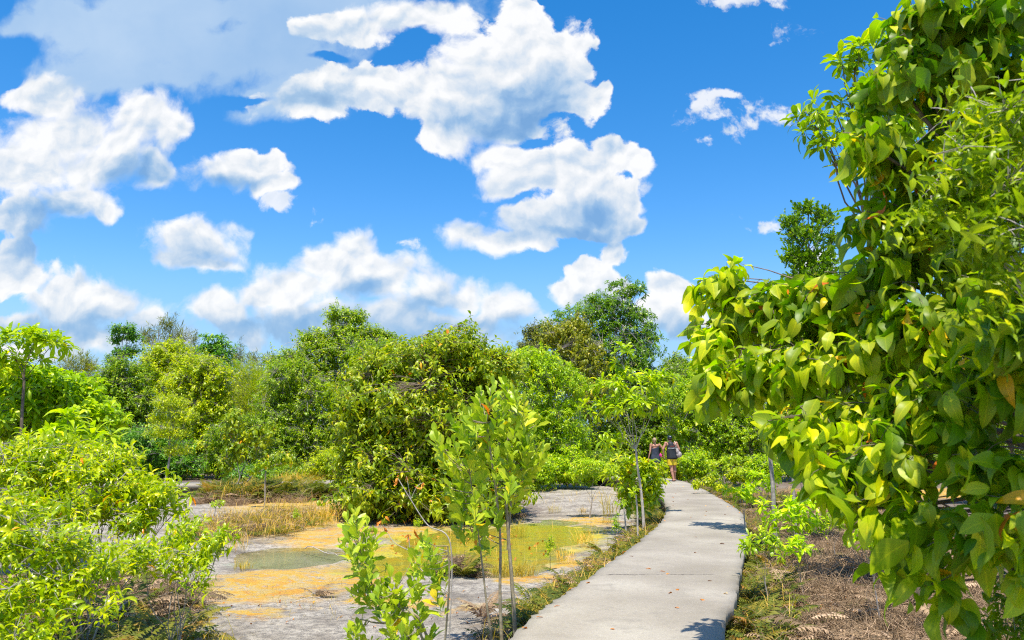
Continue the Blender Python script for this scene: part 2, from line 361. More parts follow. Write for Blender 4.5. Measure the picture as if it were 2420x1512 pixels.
def put_leaves(bag, C, O, s, lod, rng, scale=1.0, rshift=None):
    """leaves round each cluster tip C with outward direction O"""
    M = len(C)
    if not M: return
    k = s['k']; j = np.tile(np.arange(k), M); i = np.repeat(np.arange(M), k)
    f = (j + rng.random(M * k) * 0.8) / k                     # 0 tip .. 1 base of leafy twig
    Oi = norm(O)[i]
    P = C[i] - Oi * (f * s['tail'] * scale)[:, None]
    az = j * 2.39996 + rng.random(M)[i] * 6.283 + rng.normal(0, .25, M * k)
    th = np.radians(s['th'][0] + (s['th'][1] - s['th'][0]) * f + rng.normal(0, 9, M * k))
    ref = np.where(np.abs(Oi[:, 2:3]) > .9, np.array([1., 0, 0]), np.array([0, 0, 1.]))
    e1 = norm(np.cross(Oi, ref)); e2 = np.cross(Oi, e1)
    A = Oi * np.cos(th)[:, None] + (e1 * np.cos(az)[:, None] + e2 * np.sin(az)[:, None]) * np.sin(th)[:, None]
    A[:, 2] -= s['grav'] * (0.6 + 0.8 * rng.random(M * k)); A = norm(A)
    N = Oi * (1.05 - s['up']) + np.array([0, 0, 1.]) * s['up'] + rng.normal(0, .30, (M * k, 3))
    L = s['L'] * scale * (0.45 + 0.75 * rng.random(M * k)) * (1 - 0.25 * (1 - f))
    W = L * s['wl'] * (0.72 + 0.5 * rng.random(M * k))
    r = rng.random(M)[i] * 0.45 + rng.random(M * k) * 0.55
    dead = rng.random(M * k) < 0.022
    r = np.where(dead, 0.9 + 0.1 * rng.random(M * k), np.clip(r * 0.90 + (0 if rshift is None else np.broadcast_to(rshift, (M,))[i]), 0, .88))
    keep = rng.random(M * k) < 0.93
    V, F, rr, uv = leaves(P[keep], A[keep], N[keep], L[keep], W[keep], s['shape'], lod, s['curl'], s['fold'], r[keep], rng)
    bag.add(V, [F], rr, uv)

def lump(D, seed):
    """smooth lumpy factor on the unit sphere"""
    a = np.sin(D[:, 0] * 4.1 + seed) * np.sin(D[:, 1] * 3.7 + seed * 1.7) + np.sin(D[:, 2] * 5.3 + seed * 2.3) * np.cos(D[:, 0] * 3.1 - seed)
    b = np.sin(D[:, 0] * 9.1 - seed) * np.sin(D[:, 2] * 8.7 + seed)
    return 1 + 0.14 * a + 0.10 * b

def curve(p0, p1, sag, S, rng, wob=.05):
    t = np.linspace(0, 1, S)[:, None]; d = p1 - p0; ln = np.linalg.norm(d)
    P = p0 + d * t + np.array([0, 0, 1.]) * (sag * ln * 4 * t * (1 - t))
    ph = rng.random(3) * 6.28
    P = P + np.sin(t * 5 + ph) * wob * ln * np.sin(np.pi * t)
    return P

def plant(name, label, cat, base, blobs, sp, leafm, barkm='bark_grey', seed=1, lod=0, dens=1.0, scale=1.0, r0=.06, fork=.35,
          group=None, lean=None, twigs=True, back=.6, shell=.45, part='crown', stem='trunk', limbs=True, sides=6, upb=.35, bright=None, stems=1, rough_edge=.16):
    """blobs: (cx,cy,cz,rx,ry,rz[,weight]) world ellipsoids that the crown fills"""
    rng = np.random.default_rng(seed); s = dict(SP[sp]); 
    if isinstance(leafm, str): leafm = MT[leafm]
    base = np.asarray(base, float)
    root = empty(name, base, label, cat, group)
    wood = Bag(); leafb = Bag()
    bl = [np.array(b[:6], float) for b in blobs]; wt = [b[6] if len(b) > 6 else 1.0 for b in blobs]
    cen = np.mean([b[:3] for b in bl], axis=0); lo = min(b[2] - b[5] for b in bl)
    hubs, hubr = [], []
    forks = []
    for si in range(stems):
        off = rng.normal(0, r0 * 2.2, 3) * (stems > 1); off[2] = 0
        top = base + (cen - base) * np.array([.75, .75, 0]) if lean is None else base + np.array(lean)
        top = top + rng.normal(0, .12, 3) * (stems > 1)
        top[2] = base[2] + (cen[2] - base[2]) * fork if fork < 5 else base[2] + fork - 5
        P = curve(base + off, top, 0.0, 8, rng, .012); P[0, 2] -= .12
        rr = np.linspace(r0, r0 * .68, 8) / math.sqrt(stems) * 1.15; rr[0] *= 1.35; rr[1] *= 1.08
        V, F, u = tubes(P, rr, sides + 2); wood.add(V, F, .5, u)
        forks.append(top)
    allC, allO, nodes = [], [], []
    for bi, (b, w_) in enumerate(zip(bl, wt)):
        c, r = b[:3], b[3:]
        fk = forks[bi % stems]
        area = 4 * np.pi * ((r[0] * r[1]) ** 1.6 / 3 + (r[0] * r[2]) ** 1.6 / 3 + (r[1] * r[2]) ** 1.6 / 3) ** (1 / 1.6)
        csize = (s['L'] * scale * (1.15 if sp != 'needle' else 1.6) + s['tail'] * scale * .45)
        n = int(max(5, DF[sp] * dens * w_ * area / (csize ** 2)))
        D = norm(rng.normal(0, 1, (n, 3)))
        D[:, 2] = np.where((D[:, 2] < -.3) & (rng.random(n) < .5), -D[:, 2], D[:, 2])
        if back < 1:                                              # thin out the side no one sees
            kp = (D[:, 1] < .25) | (rng.random(n) < back); D = D[kp]; n = len(D)
        q = 1 - shell * rng.random(n) ** 1.5
        C = c + D * r * (q * lump(D, seed + bi * 3.3) * (1 + rng.normal(0, rough_edge * .5, n)))[:, None]
        ok = C[:, 2] > base[2] + .03; C = C[ok]; D = D[ok]; n = len(C)
        O = norm(D * (r.mean() / r) + np.array([0, 0, upb]) + rng.normal(0, .35, (n, 3)))
        allC.append(C); allO.append(O)
        if limbs and n:
            # a limb to the blob's heart, then branches to some of the clusters
            ci = c - np.array([0, 0, r[2] * .25])
            lr = r0 * (.24 + .2 * min(1, r.mean() / 1.5)) if len(bl) > 1 else r0 * .55
            lr = min(lr, r.mean() * .045 + .005)
            L_ = curve(fk, ci, .05, 7, rng, .05); V, F, u = tubes(L_, np.linspace(lr, lr * .6, 7), sides); wood.add(V, F, .5, u)
            nb = int(np.clip(n / 14, 4, 16)); idx = rng.choice(n, min(nb, n), replace=False)
            st = L_[rng.integers(3, 7, len(idx))]
            t = np.linspace(0, 1, 6)[None, :, None]
            Pb = st[:, None] + (C[idx] - st)[:, None] * t; Pb[:, :, 2] += (.12 * np.linalg.norm(C[idx] - st, axis=1)[:, None] * np.sin(np.pi * t[..., 0]))
            Pb += rng.normal(0, .02 * r.mean(), Pb.shape) * np.sin(np.pi * t)
            V, F, u = tubes(Pb, np.linspace(lr * .5, lr * .16, 6)[None] * np.ones((len(idx), 1)), 4); wood.add(V, F, .5, u)
            nodes = np.concatenate([Pb[:, 1:].reshape(-1, 3), L_[3:]])
            if twigs:
                # nearest branch node for every cluster
                for a in range(0, n, 800):
                    Cc = C[a:a + 800]; d = ((Cc[:, None] - nodes[None]) ** 2).sum(-1); nn = nodes[d.argmin(1)]
                    mid = (Cc + nn) / 2; mid[:, 2] += .06 * np.sqrt(d.min(1))
                    mid += rng.normal(0, .02 * r.mean(), mid.shape)
                    PP = np.stack([nn, mid, Cc], 1); tr = max(.0022, lr * .12)
                    V, F, u = tubes(PP, np.array([tr * 1.3, tr, tr * .6])[None] * np.ones((len(Cc), 1)), 3); wood.add(V, F, .5, u)
    C = np.concatenate(allC); O = np.concatenate(allO)
    put_leaves(leafb, C, O, s, lod, rng, scale, bright(C) if callable(bright) else bright)
    leafb.build(part, leafm, base, root)
    wood.build(stem, MT[barkm], base, root)
    return root

def VB(vx, vy, rx, ry, D, rd=None, w=1.0):
    """survey ellipse at distance D -> world ellipsoid"""
    c = at(vx, vy, D); a = span(rx, D); b = span(ry, D)
    return (c[0], c[1], c[2], a, rd if rd is not None else (a + b) / 2, b, w)
# ------------------------------------------------------------------ ground
def GE(vx, vy, rx, ry):
    c = gnd(vx, vy); a = gnd(vx, vy - ry); b = gnd(vx, vy + ry)
    return (c[0], (a[1] + b[1]) / 2, span(rx, c[1]), (a[1] - b[1]) / 2)
POOLS = [GE(1120, 1295, 210, 48), GE(1270, 1262, 130, 30), GE(990, 1330, 150, 30), GE(690, 1312, 140, 26), GE(1180, 1340, 110, 26)]
ORANGE = [GE(950, 1430, 160, 14), GE(620, 1450, 90, 12), GE(1330, 1330, 60, 14), GE(700, 1378, 210, 40), GE(560, 1400, 110, 26), GE(860, 1352, 70, 24), GE(710, 1185, 130, 26), GE(770, 1225, 100, 44), GE(760, 1270, 90, 24),
          GE(1250, 1375, 60, 14), GE(1000, 1255, 160, 14), GE(1400, 1225, 60, 12), GE(920, 1300, 90, 16), GE(2150, 1165, 300, 12)]
GREEN = [GE(1130, 1290, 230, 50), GE(1280, 1260, 140, 28), GE(960, 1325, 160, 24)]

def edist(E, x, y, k=.2):
    acc = None
    for (cx, cy, rx, ry) in E:
        e = np.sqrt(((x - cx) / rx) ** 2 + ((y - cy) / ry) ** 2)
        acc = e if acc is None else np.minimum(acc, e)
    return acc
def wobble(x, y):
    return (np.sin(x * 1.3 + y * .7) * .4 + np.sin(x * 2.9 - y * 2.1 + 1) * .25 + np.sin(x * 6.1 + y * 4.7 + 2) * .14 + np.sin(x * 13 - y * 11) * .08 + np.sin(x * 27 + y * 23 + 4) * .04)
def height(x, y):
    x = np.asarray(x, float); y = np.asarray(y, float)
    w = wobble(x, y); h = w * .035 + np.sin(x * .31 + 1) * np.sin(y * .23) * .05
    e = edist(POOLS, x, y) + w * .12
    s = np.clip((1.25 - e) / .5, 0, 1); s = s * s * (3 - 2 * s)
    near = np.clip(1 - np.abs(y) / 400, 0, 1)
    return (h * (1 - s) + (-.075 + w * .012) * s) * near

def build_ground():
    xs = np.unique(np.round(np.concatenate([np.arange(-16, 16, .11), np.linspace(-60, -16, 60), np.linspace(16, 60, 60), np.array([-2500, -1200, -600, -300, -150, -90, 90, 150, 300, 600, 1200, 2500.])]), 3))
    ys = np.unique(np.round(np.concatenate([np.arange(-4, 22, .11), np.arange(22, 42, .22), np.linspace(42, 90, 60), np.array([-2500, -900, -300, -100, -40, -15, -8, 120, 200, 400, 900, 2500.])]), 3))
    X, Y = np.meshgrid(xs, ys); Z = height(X, Y)
    V = np.stack([X, Y, Z], -1).reshape(-1, 3); nx = len(xs)
    q = (np.arange(len(ys) - 1)[:, None] * nx + np.arange(nx - 1)[None]).reshape(-1)
    F = np.stack([q, q + 1, q + nx + 1, q + nx], -1)
    m, t = new_mat('sandy mineral ground')
    pos = t.add('ShaderNodeNewGeometry').outputs['Position']
    p2 = t.vm('MULTIPLY', pos, (1, 1, 0))
    nb = t.noise(p2, .9, 5.0, .6, out=1)
    q2 = t.vm('ADD', p2, t.vm('MULTIPLY_ADD', nb, (2.4, 2.0, 0), (-1.2, -1.0, 0)))
    q2 = t.vm('ADD', q2, t.vm('MULTIPLY_ADD', t.noise(p2, 5.0, 4.0, .6, out=1), (.7, .5, 0), (-.35, -.25, 0)))
    def ef(E, k=.3):
        acc = None
        for (cx, cy, rx, ry) in E:
            e = t.vm('LENGTH', t.vm('MULTIPLY_ADD', q2, (1 / rx, 1 / ry, 0), (-cx / rx, -cy / ry, 0)))
            acc = e if acc is None else t.m('SMOOTH_MIN', acc, e, k)
        return acc
    n1 = t.noise(p2, 1.1, 8.0, .62); n2 = t.noise(p2, 9.0, 6.0, .7); n3 = t.noise(p2, 55.0, 3.0, .7)
    sand = t.ramp(n1, [(.32, (.24, .20, .155)), (.44, (.40, .345, .27)), (.55, (.60, .535, .43)), (.66, (.47, .41, .33))])
    dark = t.ss(t.m('ADD', t.m('MULTIPLY', n2, .7), t.m('MULTIPLY', n3, .5)), .54, .68)
    sand = t.mix(t.m('MULTIPLY', dark, .75), sand, (.15, .13, .11, 1))
    duff = t.ramp(n2, [(.35, (.06, .04, .03)), (.5, (.17, .12, .09)), (.65, (.33, .26, .21))])
    nl = t.noise(p2, .55, 4.0, .6)
    sx = t.add('ShaderNodeSeparateXYZ', {0: p2})
    # leaf mould under the shrubs: left border, the right-hand side of the walkway, forest floor
    wl = t.ss(t.m('ADD', sx.outputs[0], t.m('MULTIPLY', sx.outputs[1], .42)), .2, -1.8)
    wr = t.ss(t.m('SUBTRACT', sx.outputs[0], t.m('MULTIPLY', sx.outputs[1], .13)), .6, 1.6)
    wf = t.ss(sx.outputs[1], 34.0, 38.0)
    far_l = t.ss(sx.outputs[1], 15.0, 11.0)
    cover = t.m('MAXIMUM', t.m('MAXIMUM', t.m('MULTIPLY', wl, far_l), t.m('MULTIPLY', wr, .8)), wf)
    cover = t.m('MULTIPLY', cover, t.ss(nl, .22, .45))
    cbush = ef([GE(1030, 1210, 260, 34)])
    cover = t.m('MAXIMUM', cover, t.m('MULTIPLY', t.ss(cbush, 1.15, .8), t.ss(n2, .35, .5)))
    col = t.mix(cover, sand, duff)
    fo = ef(ORANGE); orange = t.ramp(t.noise(q2, 2.6, 6.0, .65), [(.30, (.62, .24, .03)), (.42, (.74, .37, .015)), (.50, (.72, .43, .015)), (.58, (.62, .46, .20)), (.66, (.70, .45, .02)), (.78, (.54, .45, .30))])
    mo = t.m('MULTIPLY', t.ss(fo, 1.35, .62), t.ss(t.noise(t.vm('MULTIPLY', q2, (1, 3.5, 1)), 1.7, 8.0, .72), .38, .50))
    col = t.mix(t.m('MULTIPLY', mo, .92), col, orange)
    fg = ef(GREEN); green = t.ramp(t.noise(t.vm('MULTIPLY', q2, (1, 2.6, 1)), 1.9, 6.0, .62), [(.30, (.30, .30, .09)), (.42, (.47, .43, .06)), (.50, (.64, .54, .03)), (.58, (.72, .52, .02)), (.70, (.72, .40, .03))])
    col = t.mix(t.m('MULTIPLY', t.ss(fg, 1.22, .76), .95), col, green)
    fw = ef([GE(700, 1312, 120, 18), GE(640, 1325, 60, 12)]); col = t.mix(t.m('MULTIPLY', t.ss(t.m('ADD', fw, t.m('MULTIPLY_ADD', n2, 1.2, -.6)), 1.1, .6), .55), col, t.ramp(n2, [(.35, (.30, .33, .22)), (.65, (.50, .52, .38))]))
    wet = t.m('MAXIMUM', t.ss(fg, 1.25, 1.0), t.m('MULTIPLY', mo, .6))
    hgt = t.m('ADD', t.m('MULTIPLY', n2, .6), t.m('MULTIPLY', n3, .5))
    bmp = t.add('ShaderNodeBump', {'Strength': 1.0, 'Distance': .07, 'Height': hgt})
    t_ = t.add('ShaderNodeBsdfPrincipled', {'Base Color': col, 'Roughness': t.ss(wet, 0, 1, .92, .45), 'Normal': bmp.outputs[0]})
    out_surface(t, t_.outputs[0])
    g = mesh_np('ground', V, [F], m); tag(g, 'pale sandy ground with grey crust and orange mineral stains', 'ground', kind='structure')
    # shallow spring water lying in the hollows
    m, t = new_mat('shallow water')
    pos = t.add('ShaderNodeNewGeometry').outputs['Position']
    bmp = t.add('ShaderNodeBump', {'Strength': .12, 'Distance': .02, 'Height': t.noise(pos, 14.0, 3.0, .5)})
    gl = t.add('ShaderNodeBsdfGlossy', {'Color': (.9, .95, 1, 1), 'Roughness': .04, 'Normal': bmp.outputs[0]})
    tr = t.add('ShaderNodeBsdfTransparent', {'Color': (.95, .96, .88, 1)})
    fr = t.add('ShaderNodeFresnel', {'IOR': 1.25, 'Normal': bmp.outputs[0]})
    out_surface(t, t.add('ShaderNodeMixShader', {0: fr.outputs[0], 1: tr.outputs[0], 2: gl.outputs[0]}).outputs[0])
    xs = np.arange(-9, 6, .12); ys = np.arange(10, 24, .12); X, Y = np.meshgrid(xs, ys)
    keepv = edist(POOLS, X, Y) < 1.5
    Z = np.full_like(X, -.048); V = np.stack([X, Y, Z], -1).reshape(-1, 3); nx = len(xs)
    q = (np.arange(len(ys) - 1)[:, None] * nx + np.arange(nx - 1)[None]); k = keepv[:-1, :-1] & keepv[1:, 1:] & keepv[1:, :-1] & keepv[:-1, 1:]
    q = q[k]; F = np.stack([q, q + 1, q + nx + 1, q + nx], -1)
    w = mesh_np('water', V, [F], m); tag(w, 'shallow yellow-green pool of spring water on the sand', 'pool', kind='structure')
build_ground()

# ------------------------------------------------------------------ concrete walkway
def spline(P, n):
    P = np.asarray(P, float); m = len(P); out = []
    Q = np.vstack([2 * P[0] - P[1], P, 2 * P[-1] - P[-2]])
    for i in range(m - 1):
        a, b, c, d = Q[i:i + 4]
        for s in np.arange(0, 1, 1 / n):
            out.append(.5 * ((2 * b) + (c - a) * s + (2 * a - 5 * b + 4 * c - d) * s * s + (3 * b - a - 3 * c + d) * s ** 3))
    out.append(P[-1]); return np.array(out)
TOPZ = .45
def concrete_mat():
    m, t = new_mat('weathered concrete')
    pos = t.add('ShaderNodeNewGeometry').outputs['Position']
    n1 = t.noise(pos, .8, 6.0, .6); n2 = t.noise(pos, 26.0, 5.0, .7); n3 = t.noise(pos, 110.0, 2.0, .6); n4 = t.noise(t.vm('MULTIPLY', pos, (1, 1.0, 1)), 3.2, 4.0, .6)
    col = t.ramp(n1, [(.35, (.27, .235, .18)), (.5, (.345, .305, .24)), (.65, (.42, .38, .305))])
    col = t.mix(t.m('MULTIPLY', t.ss(n4, .48, .68), .55), col, (.24, .21, .165, 1))
    col = t.mix(t.m('MULTIPLY', t.ss(n2, .52, .70), .45), col, (.22, .205, .19, 1))
    col = t.mix(t.m('MULTIPLY', t.ss(n3, .60, .72), .5), col, (.66, .63, .57, 1))
    col = t.mix(t.m('MULTIPLY', t.ss(n3, .40, .30), .5), col, (.18, .165, .15, 1))
    # brushed marks across the walk and an expansion crack
    sp = t.add('ShaderNodeSeparateXYZ', {0: pos})
    cr = t.m('ADD', sp.outputs[1], t.m('MULTIPLY', sp.outputs[0], -.02))
    cr = t.m('ADD', cr, t.m('MULTIPLY', t.m('SUBTRACT', t.noise(pos, 2.6, 5.0, .7), .5), .35))
    ln = None
    for yy in (9.62,):
        d = t.m('ABSOLUTE', t.m('SUBTRACT', cr, yy)); g = t.ss(d, .022, .004)
        ln = g if ln is None else t.m('MAXIMUM', ln, g)
    brk = t.ss(t.noise(pos, 5.0, 3.0, .6), .42, .50)
    ln = t.m('MULTIPLY', ln, brk)
    col = t.mix(t.m('MULTIPLY', ln, .85), col, (.06, .05, .045, 1))
    w = t.add('ShaderNodeTexWave', {'Vector': pos, 'Scale': 9.0, 'Distortion': 2.5, 'Detail': 3.0}, bands_direction='Y')
    h = t.m('ADD', t.m('ADD', t.m('MULTIPLY', n2, .6), t.m('MULTIPLY', n3, .5)), t.m('MULTIPLY', w.outputs[1], .25))
    h = t.m('SUBTRACT', h, t.m('MULTIPLY', ln, 1.5))
    bmp = t.add('ShaderNodeBump', {'Strength': .55, 'Distance': .012, 'Height': h})
    out_surface(t, t.add('ShaderNodeBsdfPrincipled', {'Base Color': col, 'Roughness': .88, 'Specular IOR Level': .25, 'Normal': bmp.outputs[0]}).outputs[0])
    return m
MT['concrete'] = concrete_mat()
def gz(vx, vy): return gnd(vx, vy, TOPZ)[:2]
LEFT = spline([(-1.9, -3), (-1.35, 1.2), gz(1195, 1512), gz(1335, 1400), gz(1465, 1310), gz(1536, 1256), gz(1570, 1219), gz(1572, 1190), (4.35, 24.5), (4.75, 29), (4.4, 34), (2.6, 38), (-.5, 40.5)], 24)
RIGHT = spline([(.15, -3), (.85, 1.2), gz(1712, 1512), gz(1737, 1400), gz(1752, 1320), gz(1764, 1270), gz(1757, 1222), gz(1737, 1199), gz(1664, 1156), gz(1612, 1136), (6.2, 34.8), (4.3, 39.2), (.4, 42.1)], 24)
def walkway(name, L, Rt, label, seed=3):
    rng = np.random.default_rng(seed); n = len(L)
    jl = rng.normal(0, .016, n); jr = rng.normal(0, .014, n)
    d = norm(Rt - L); L = L + d * jl[:, None]; Rt = Rt + d * jr[:, None]
    cols = 13; s = np.linspace(0, 1, cols)
    top = L[:, None] + (Rt - L)[:, None] * s[None, :, None]
    z = TOPZ + 0 * top[..., 0]; edge = np.minimum(s, 1 - s)
    z = z - .012 * (edge == 0)[None]
    V = [np.concatenate([top, z[..., None]], -1).reshape(-1, 3)]
    lo_in = .10                                     # the slab overhangs a darker footing
    def row(P, zz): return np.concatenate([P, np.full((n, 1), zz)], -1)
    Lb = row(L + d * .004, TOPZ - .15); Rb = row(Rt - d * .004, TOPZ - .15)
    V += [Lb, Rb]; i0 = n * cols; i1 = i0 + n
    q = (np.arange(n - 1)[:, None] * cols + np.arange(cols - 1)[None]).reshape(-1)
    F = [np.stack([q, q + 1, q + cols + 1, q + cols], -1)]
    a = np.arange(n - 1)
    F.append(np.stack([a * cols, (a + 1) * cols, i0 + a + 1, i0 + a], -1))
    F.append(np.stack([a * cols + cols - 1, i1 + a, i1 + a + 1, (a + 1) * cols + cols - 1], -1))
    F.append(np.stack([i0 + a, i0 + a + 1, i1 + a + 1, i1 + a], -1))
    F.append(np.array([[i0, i1, cols - 1, 0]])); F.append(np.array([[(n - 1) * cols, n * cols - 1, i1 + n - 1, i0 + n - 1]]))
    o = mesh_np(name, np.concatenate(V), F, MT['concrete'], smooth=False); tag(o, label, 'path', kind='structure')
    # footing set back under the slab
    Lf, Rf = L + d * .12, Rt - d * .12
    Vf = np.concatenate([row(Lf, TOPZ - .153), row(Rf, TOPZ - .153), row(Lf, -.2), row(Rf, -.2)])
    Ff = [np.stack([a, a + 1, 2 * n + a + 1, 2 * n + a], -1), np.stack([n + a, 3 * n + a, 3 * n + a + 1, n + a + 1], -1), np.array([[0, 2 * n, 3 * n, n], [n - 1, 2 * n - 1, 4 * n - 1, 3 * n - 1]])]
    mesh_np('footing', Vf, Ff, MT['footing'], parent=o, smooth=False)
m_, t_ = new_mat('undercut shade footing'); 
out_surface(t_, t_.add('ShaderNodeBsdfPrincipled', {'Base Color': t_.ramp(t_.noise(t_.add('ShaderNodeNewGeometry').outputs['Position'], 7.0, 5.0, .6), [(.3, (.05, .04, .03)), (.7, (.16, .13, .10))]), 'Roughness': .95}).outputs[0]); MT['footing'] = m_  # shade under the overhanging slab put into the dark footing colour
walkway('path', LEFT, RIGHT, 'grey concrete walkway curving away between the shrubs')
FL = spline([(-22, 30.2), (-14.5, 30.6), (-10.5, 30.9), (-7.2, 32.2)], 8); FR = spline([(-22, 28.6), (-14.5, 29.0), (-10, 29.2), (-6.4, 30.6)], 8)
walkway('path', FL, FR, 'pale strip of walkway far off behind the yellow-green shrub', 5)
def in_path(x, y, m=.1):
    yl = np.interp(y, RIGHT[:200, 1], RIGHT[:200, 0]); xl = np.interp(y, LEFT[:200, 1], LEFT[:200, 0])
    return (x > xl - m) & (x < yl + m)

# ------------------------------------------------------------------ low growth builders
def fern_into(bag, stems, P, L, n, rng, rlo=0., rhi=.9, lod=0, upright=.9, step=.035):
    """fronds: n per point P (m,3)"""
    for p in P:
        for _ in range(n):
            l = L * (.6 + .6 * rng.random()); az = rng.random() * 6.283; el = math.radians(rng.uniform(35, 75) * upright)
            S = max(7, int(l / step)); t = np.linspace(0, 1, S)
            out = np.array([math.cos(az), math.sin(az), 0])
            ang = el - t * 1.15 * (1.1 - .3 * rng.random())
            seg = np.cumsum(np.stack([np.cos(ang), np.sin(ang)], 1) * l / S, 0)
            C = p + out * seg[:, :1] + np.array([0, 0, 1.]) * seg[:, 1:]
            T = norm(np.gradient(C, axis=0)); side = np.cross(T, np.array([0, 0, 1.])); side = norm(side); N = np.cross(side, T)
            k = np.arange(2, S); w = np.sin(np.pi * (t[k] * .92 + .06)) ** .7 * l * .24
            r = rlo + (rhi - rlo) * rng.random()
            for sg in (-1, 1):
                A = side[k] * sg + T[k] * .45 + rng.normal(0, .06, (len(k), 3))
                V, F, rr, uv = leaves(C[k], A, N[k], w, np.full(len(k), min(.030, l * .065)), 'lance', lod, .35, .1, np.clip(r + rng.normal(0, .05, len(k)), 0, 1), rng)
                bag.add(V, [F], rr, uv)
            V, F, u = tubes(C[None], np.linspace(.0028, .001, S)[None], 3); stems.add(V, F, r, u)

def grass_into(bag, P, L, rng, lean=.35, width=.006, rlo=0., rhi=1.):
    n = len(P); az = rng.random(n) * 6.283
    A = np.stack([np.cos(az) * lean * rng.random(n), np.sin(az) * lean * rng.random(n), np.ones(n)], 1)
    N = np.stack([np.cos(az), np.sin(az), np.zeros(n)], 1) * -1
    V, F, rr, uv = leaves(P, A, N, L * (.5 + .7 * rng.random(n)), np.full(n, width), 'lance', 1, .7, .1, rlo + (rhi - rlo) * rng.random(n), rng)
    bag.add(V, [F], rr, uv)

def twigs_into(bag, P, L, rng, rad=.0025):
    n = len(P); az = rng.random(n) * 6.283; el = rng.normal(.5, .5, n); l = L * (.4 + rng.random(n))
    d = np.stack([np.cos(az) * np.cos(el), np.sin(az) * np.cos(el), np.abs(np.sin(el))], 1)
    t = np.linspace(0, 1, 4)[None, :, None]
    C = P[:, None] + d[:, None] * l[:, None, None] * t; C[:, :, 2] -= (l[:, None] * .35 * t[..., 0] ** 2)
    C += rng.normal(0, .06, C.shape) * l[:, None, None] * t; C[:, :, 2] = np.maximum(C[:, :, 2], P[:, None, 2])
    V, F, u = tubes(C, np.linspace(rad, rad * .4, 4)[None] * (.6 + .8 * rng.random((n, 1))), 3)
    bag.add(V, F, np.repeat(rng.random(n), 12), u)

def scatter(rng, n, region):
    """region: function(rng, n) -> x, y ; drops points on the walkway"""
    x, y = region(rng, n); k = ~in_path(x, y, .02); x, y = x[k], y[k]
    return np.stack([x, y, height(x, y)], -1)
def strip_left(w0, w1, y0, y1):
    def f(rng, n):
        y = y0 + (y1 - y0) * rng.random(n) ** .8; xl = np.interp(y, LEFT[:200, 1], LEFT[:200, 0])
        return xl - w0 - (w1 - w0) * rng.random(n) ** 1.4, y
    return f
def strip_right(w0, w1, y0, y1):
    def f(rng, n):
        y = y0 + (y1 - y0) * rng.random(n) ** .8; xr = np.interp(y, RIGHT[:200, 1], RIGHT[:200, 0])
        return xr + w0 + (w1 - w0) * rng.random(n), y
    return f
def ellipse(cx, cy, rx, ry):
    def f(rng, n):
        a = rng.random(n) * 6.283; r = np.sqrt(rng.random(n)); return cx + rx * r * np.cos(a), cy + ry * r * np.sin(a)
    return f
def clumpy(P, rng, amt=.5, f=1.7):
    w = np.sin(P[:, 0] * f * 2.1 + 1.3) * np.sin(P[:, 1] * f * 1.7 + .4) + .6 * np.sin(P[:, 0] * f * 5.3) * np.sin(P[:, 1] * f * 4.1)
    return P[w + rng.normal(0, .3, len(P)) > (amt - .5) * 1.4]
# ------------------------------------------------------------------ far trees (skyline first)
def ground_at(vx, D): x = (vx - 1209.5) / FPX / math.cos(PITCH) * D * 1.0; return (x, D, float(height(x, D)))
def gx(vx, D):
    d = ray(vx, 1040); return (d[0] / d[1] * D, D, float(height(d[0] / d[1] * D, D)))
def T(name, label, cat, bx, D, blobs, sp, m, **k):
    if D > 30: k.setdefault('rough_edge', .30)
    if D > 30: k['scale'] = k.get('scale', 1) * 1.15; k.setdefault('r0', .06); k['r0'] *= .8
    if D > 30: blobs = [(b[0], b[1] + b[3] * .04, b[2] * 1.12, b[3] * 1.10) + tuple(b[4:]) for b in blobs]
    return plant(name, label, cat, gx(bx, D), [VB(*b[:4], D + (b[4] if len(b) > 4 else 0), *( [b[5]] if len(b) > 5 else [])) for b in blobs], sp, m, **k)
SKY_G = 'trees of the forest edge'
# back row against the sky, 52-62 m
T('tree', 'flat-topped dark tree on the skyline above the yellow-green bushes', 'tree', 300, 58, [(292,778,34,16),(315,795,24,14),(275,800,18,10),(300,830,34,16),(270,845,22,12)], 'bush', 'bush_teal', seed=11, scale=1.5, r0=.14, fork=.55, group=SKY_G, dens=.75)
T('casuarina_tree', 'thin feathery grey-green tree right of the flat-topped one', 'tree', 390, 60, [(375,775,32,24),(405,765,28,26),(385,815,60,40),(350,800,24,24),(430,800,22,30)], 'needle', 'casuarina', seed=12, scale=1.5, r0=.15, fork=.6, group=SKY_G, dens=1.0)
T('casuarina_tree', 'narrow spire of feathery grey foliage on the skyline', 'tree', 458, 62, [(457,800,13,22),(457,840,24,34)], 'needle', 'casuarina', seed=13, scale=1.3, r0=.12, fork=.6, group=SKY_G)
T('tree', 'small round tree top poking above the forest left of centre', 'tree', 512, 60, [(508,805,26,14),(520,825,32,18),(495,830,24,16),(515,865,44,34)], 'rosette', 'bush_teal', seed=14, scale=2.2, r0=.13, fork=.6, group=SKY_G)
for i, (x, y, w, h, lb) in enumerate([(562,838,24,30,'hazy grey-green tree second from the left of the far row'), (600,850,26,26,'hazy grey-green tree in the middle of the far row'), (640,856,24,26,'lowest hazy tree of the far row beside the tall green tree')]):
    T('casuarina_tree', lb, 'tree', x, 66, [(x,y,w,h),(x+4,y+50,w+22,44)], 'needle', 'casuarina', seed=20+i, scale=1.5, r0=.14, fork=.6, group=SKY_G)
T('tree', 'olive tree standing behind the far left shrubs', 'tree', 190, 54, [(180,860,42,34),(205,880,36,40),(150,890,36,34),(190,930,60,40)], 'needle', 'bush_olive', seed=15, scale=1.3, r0=.14, fork=.5, group=SKY_G, dens=1.3)
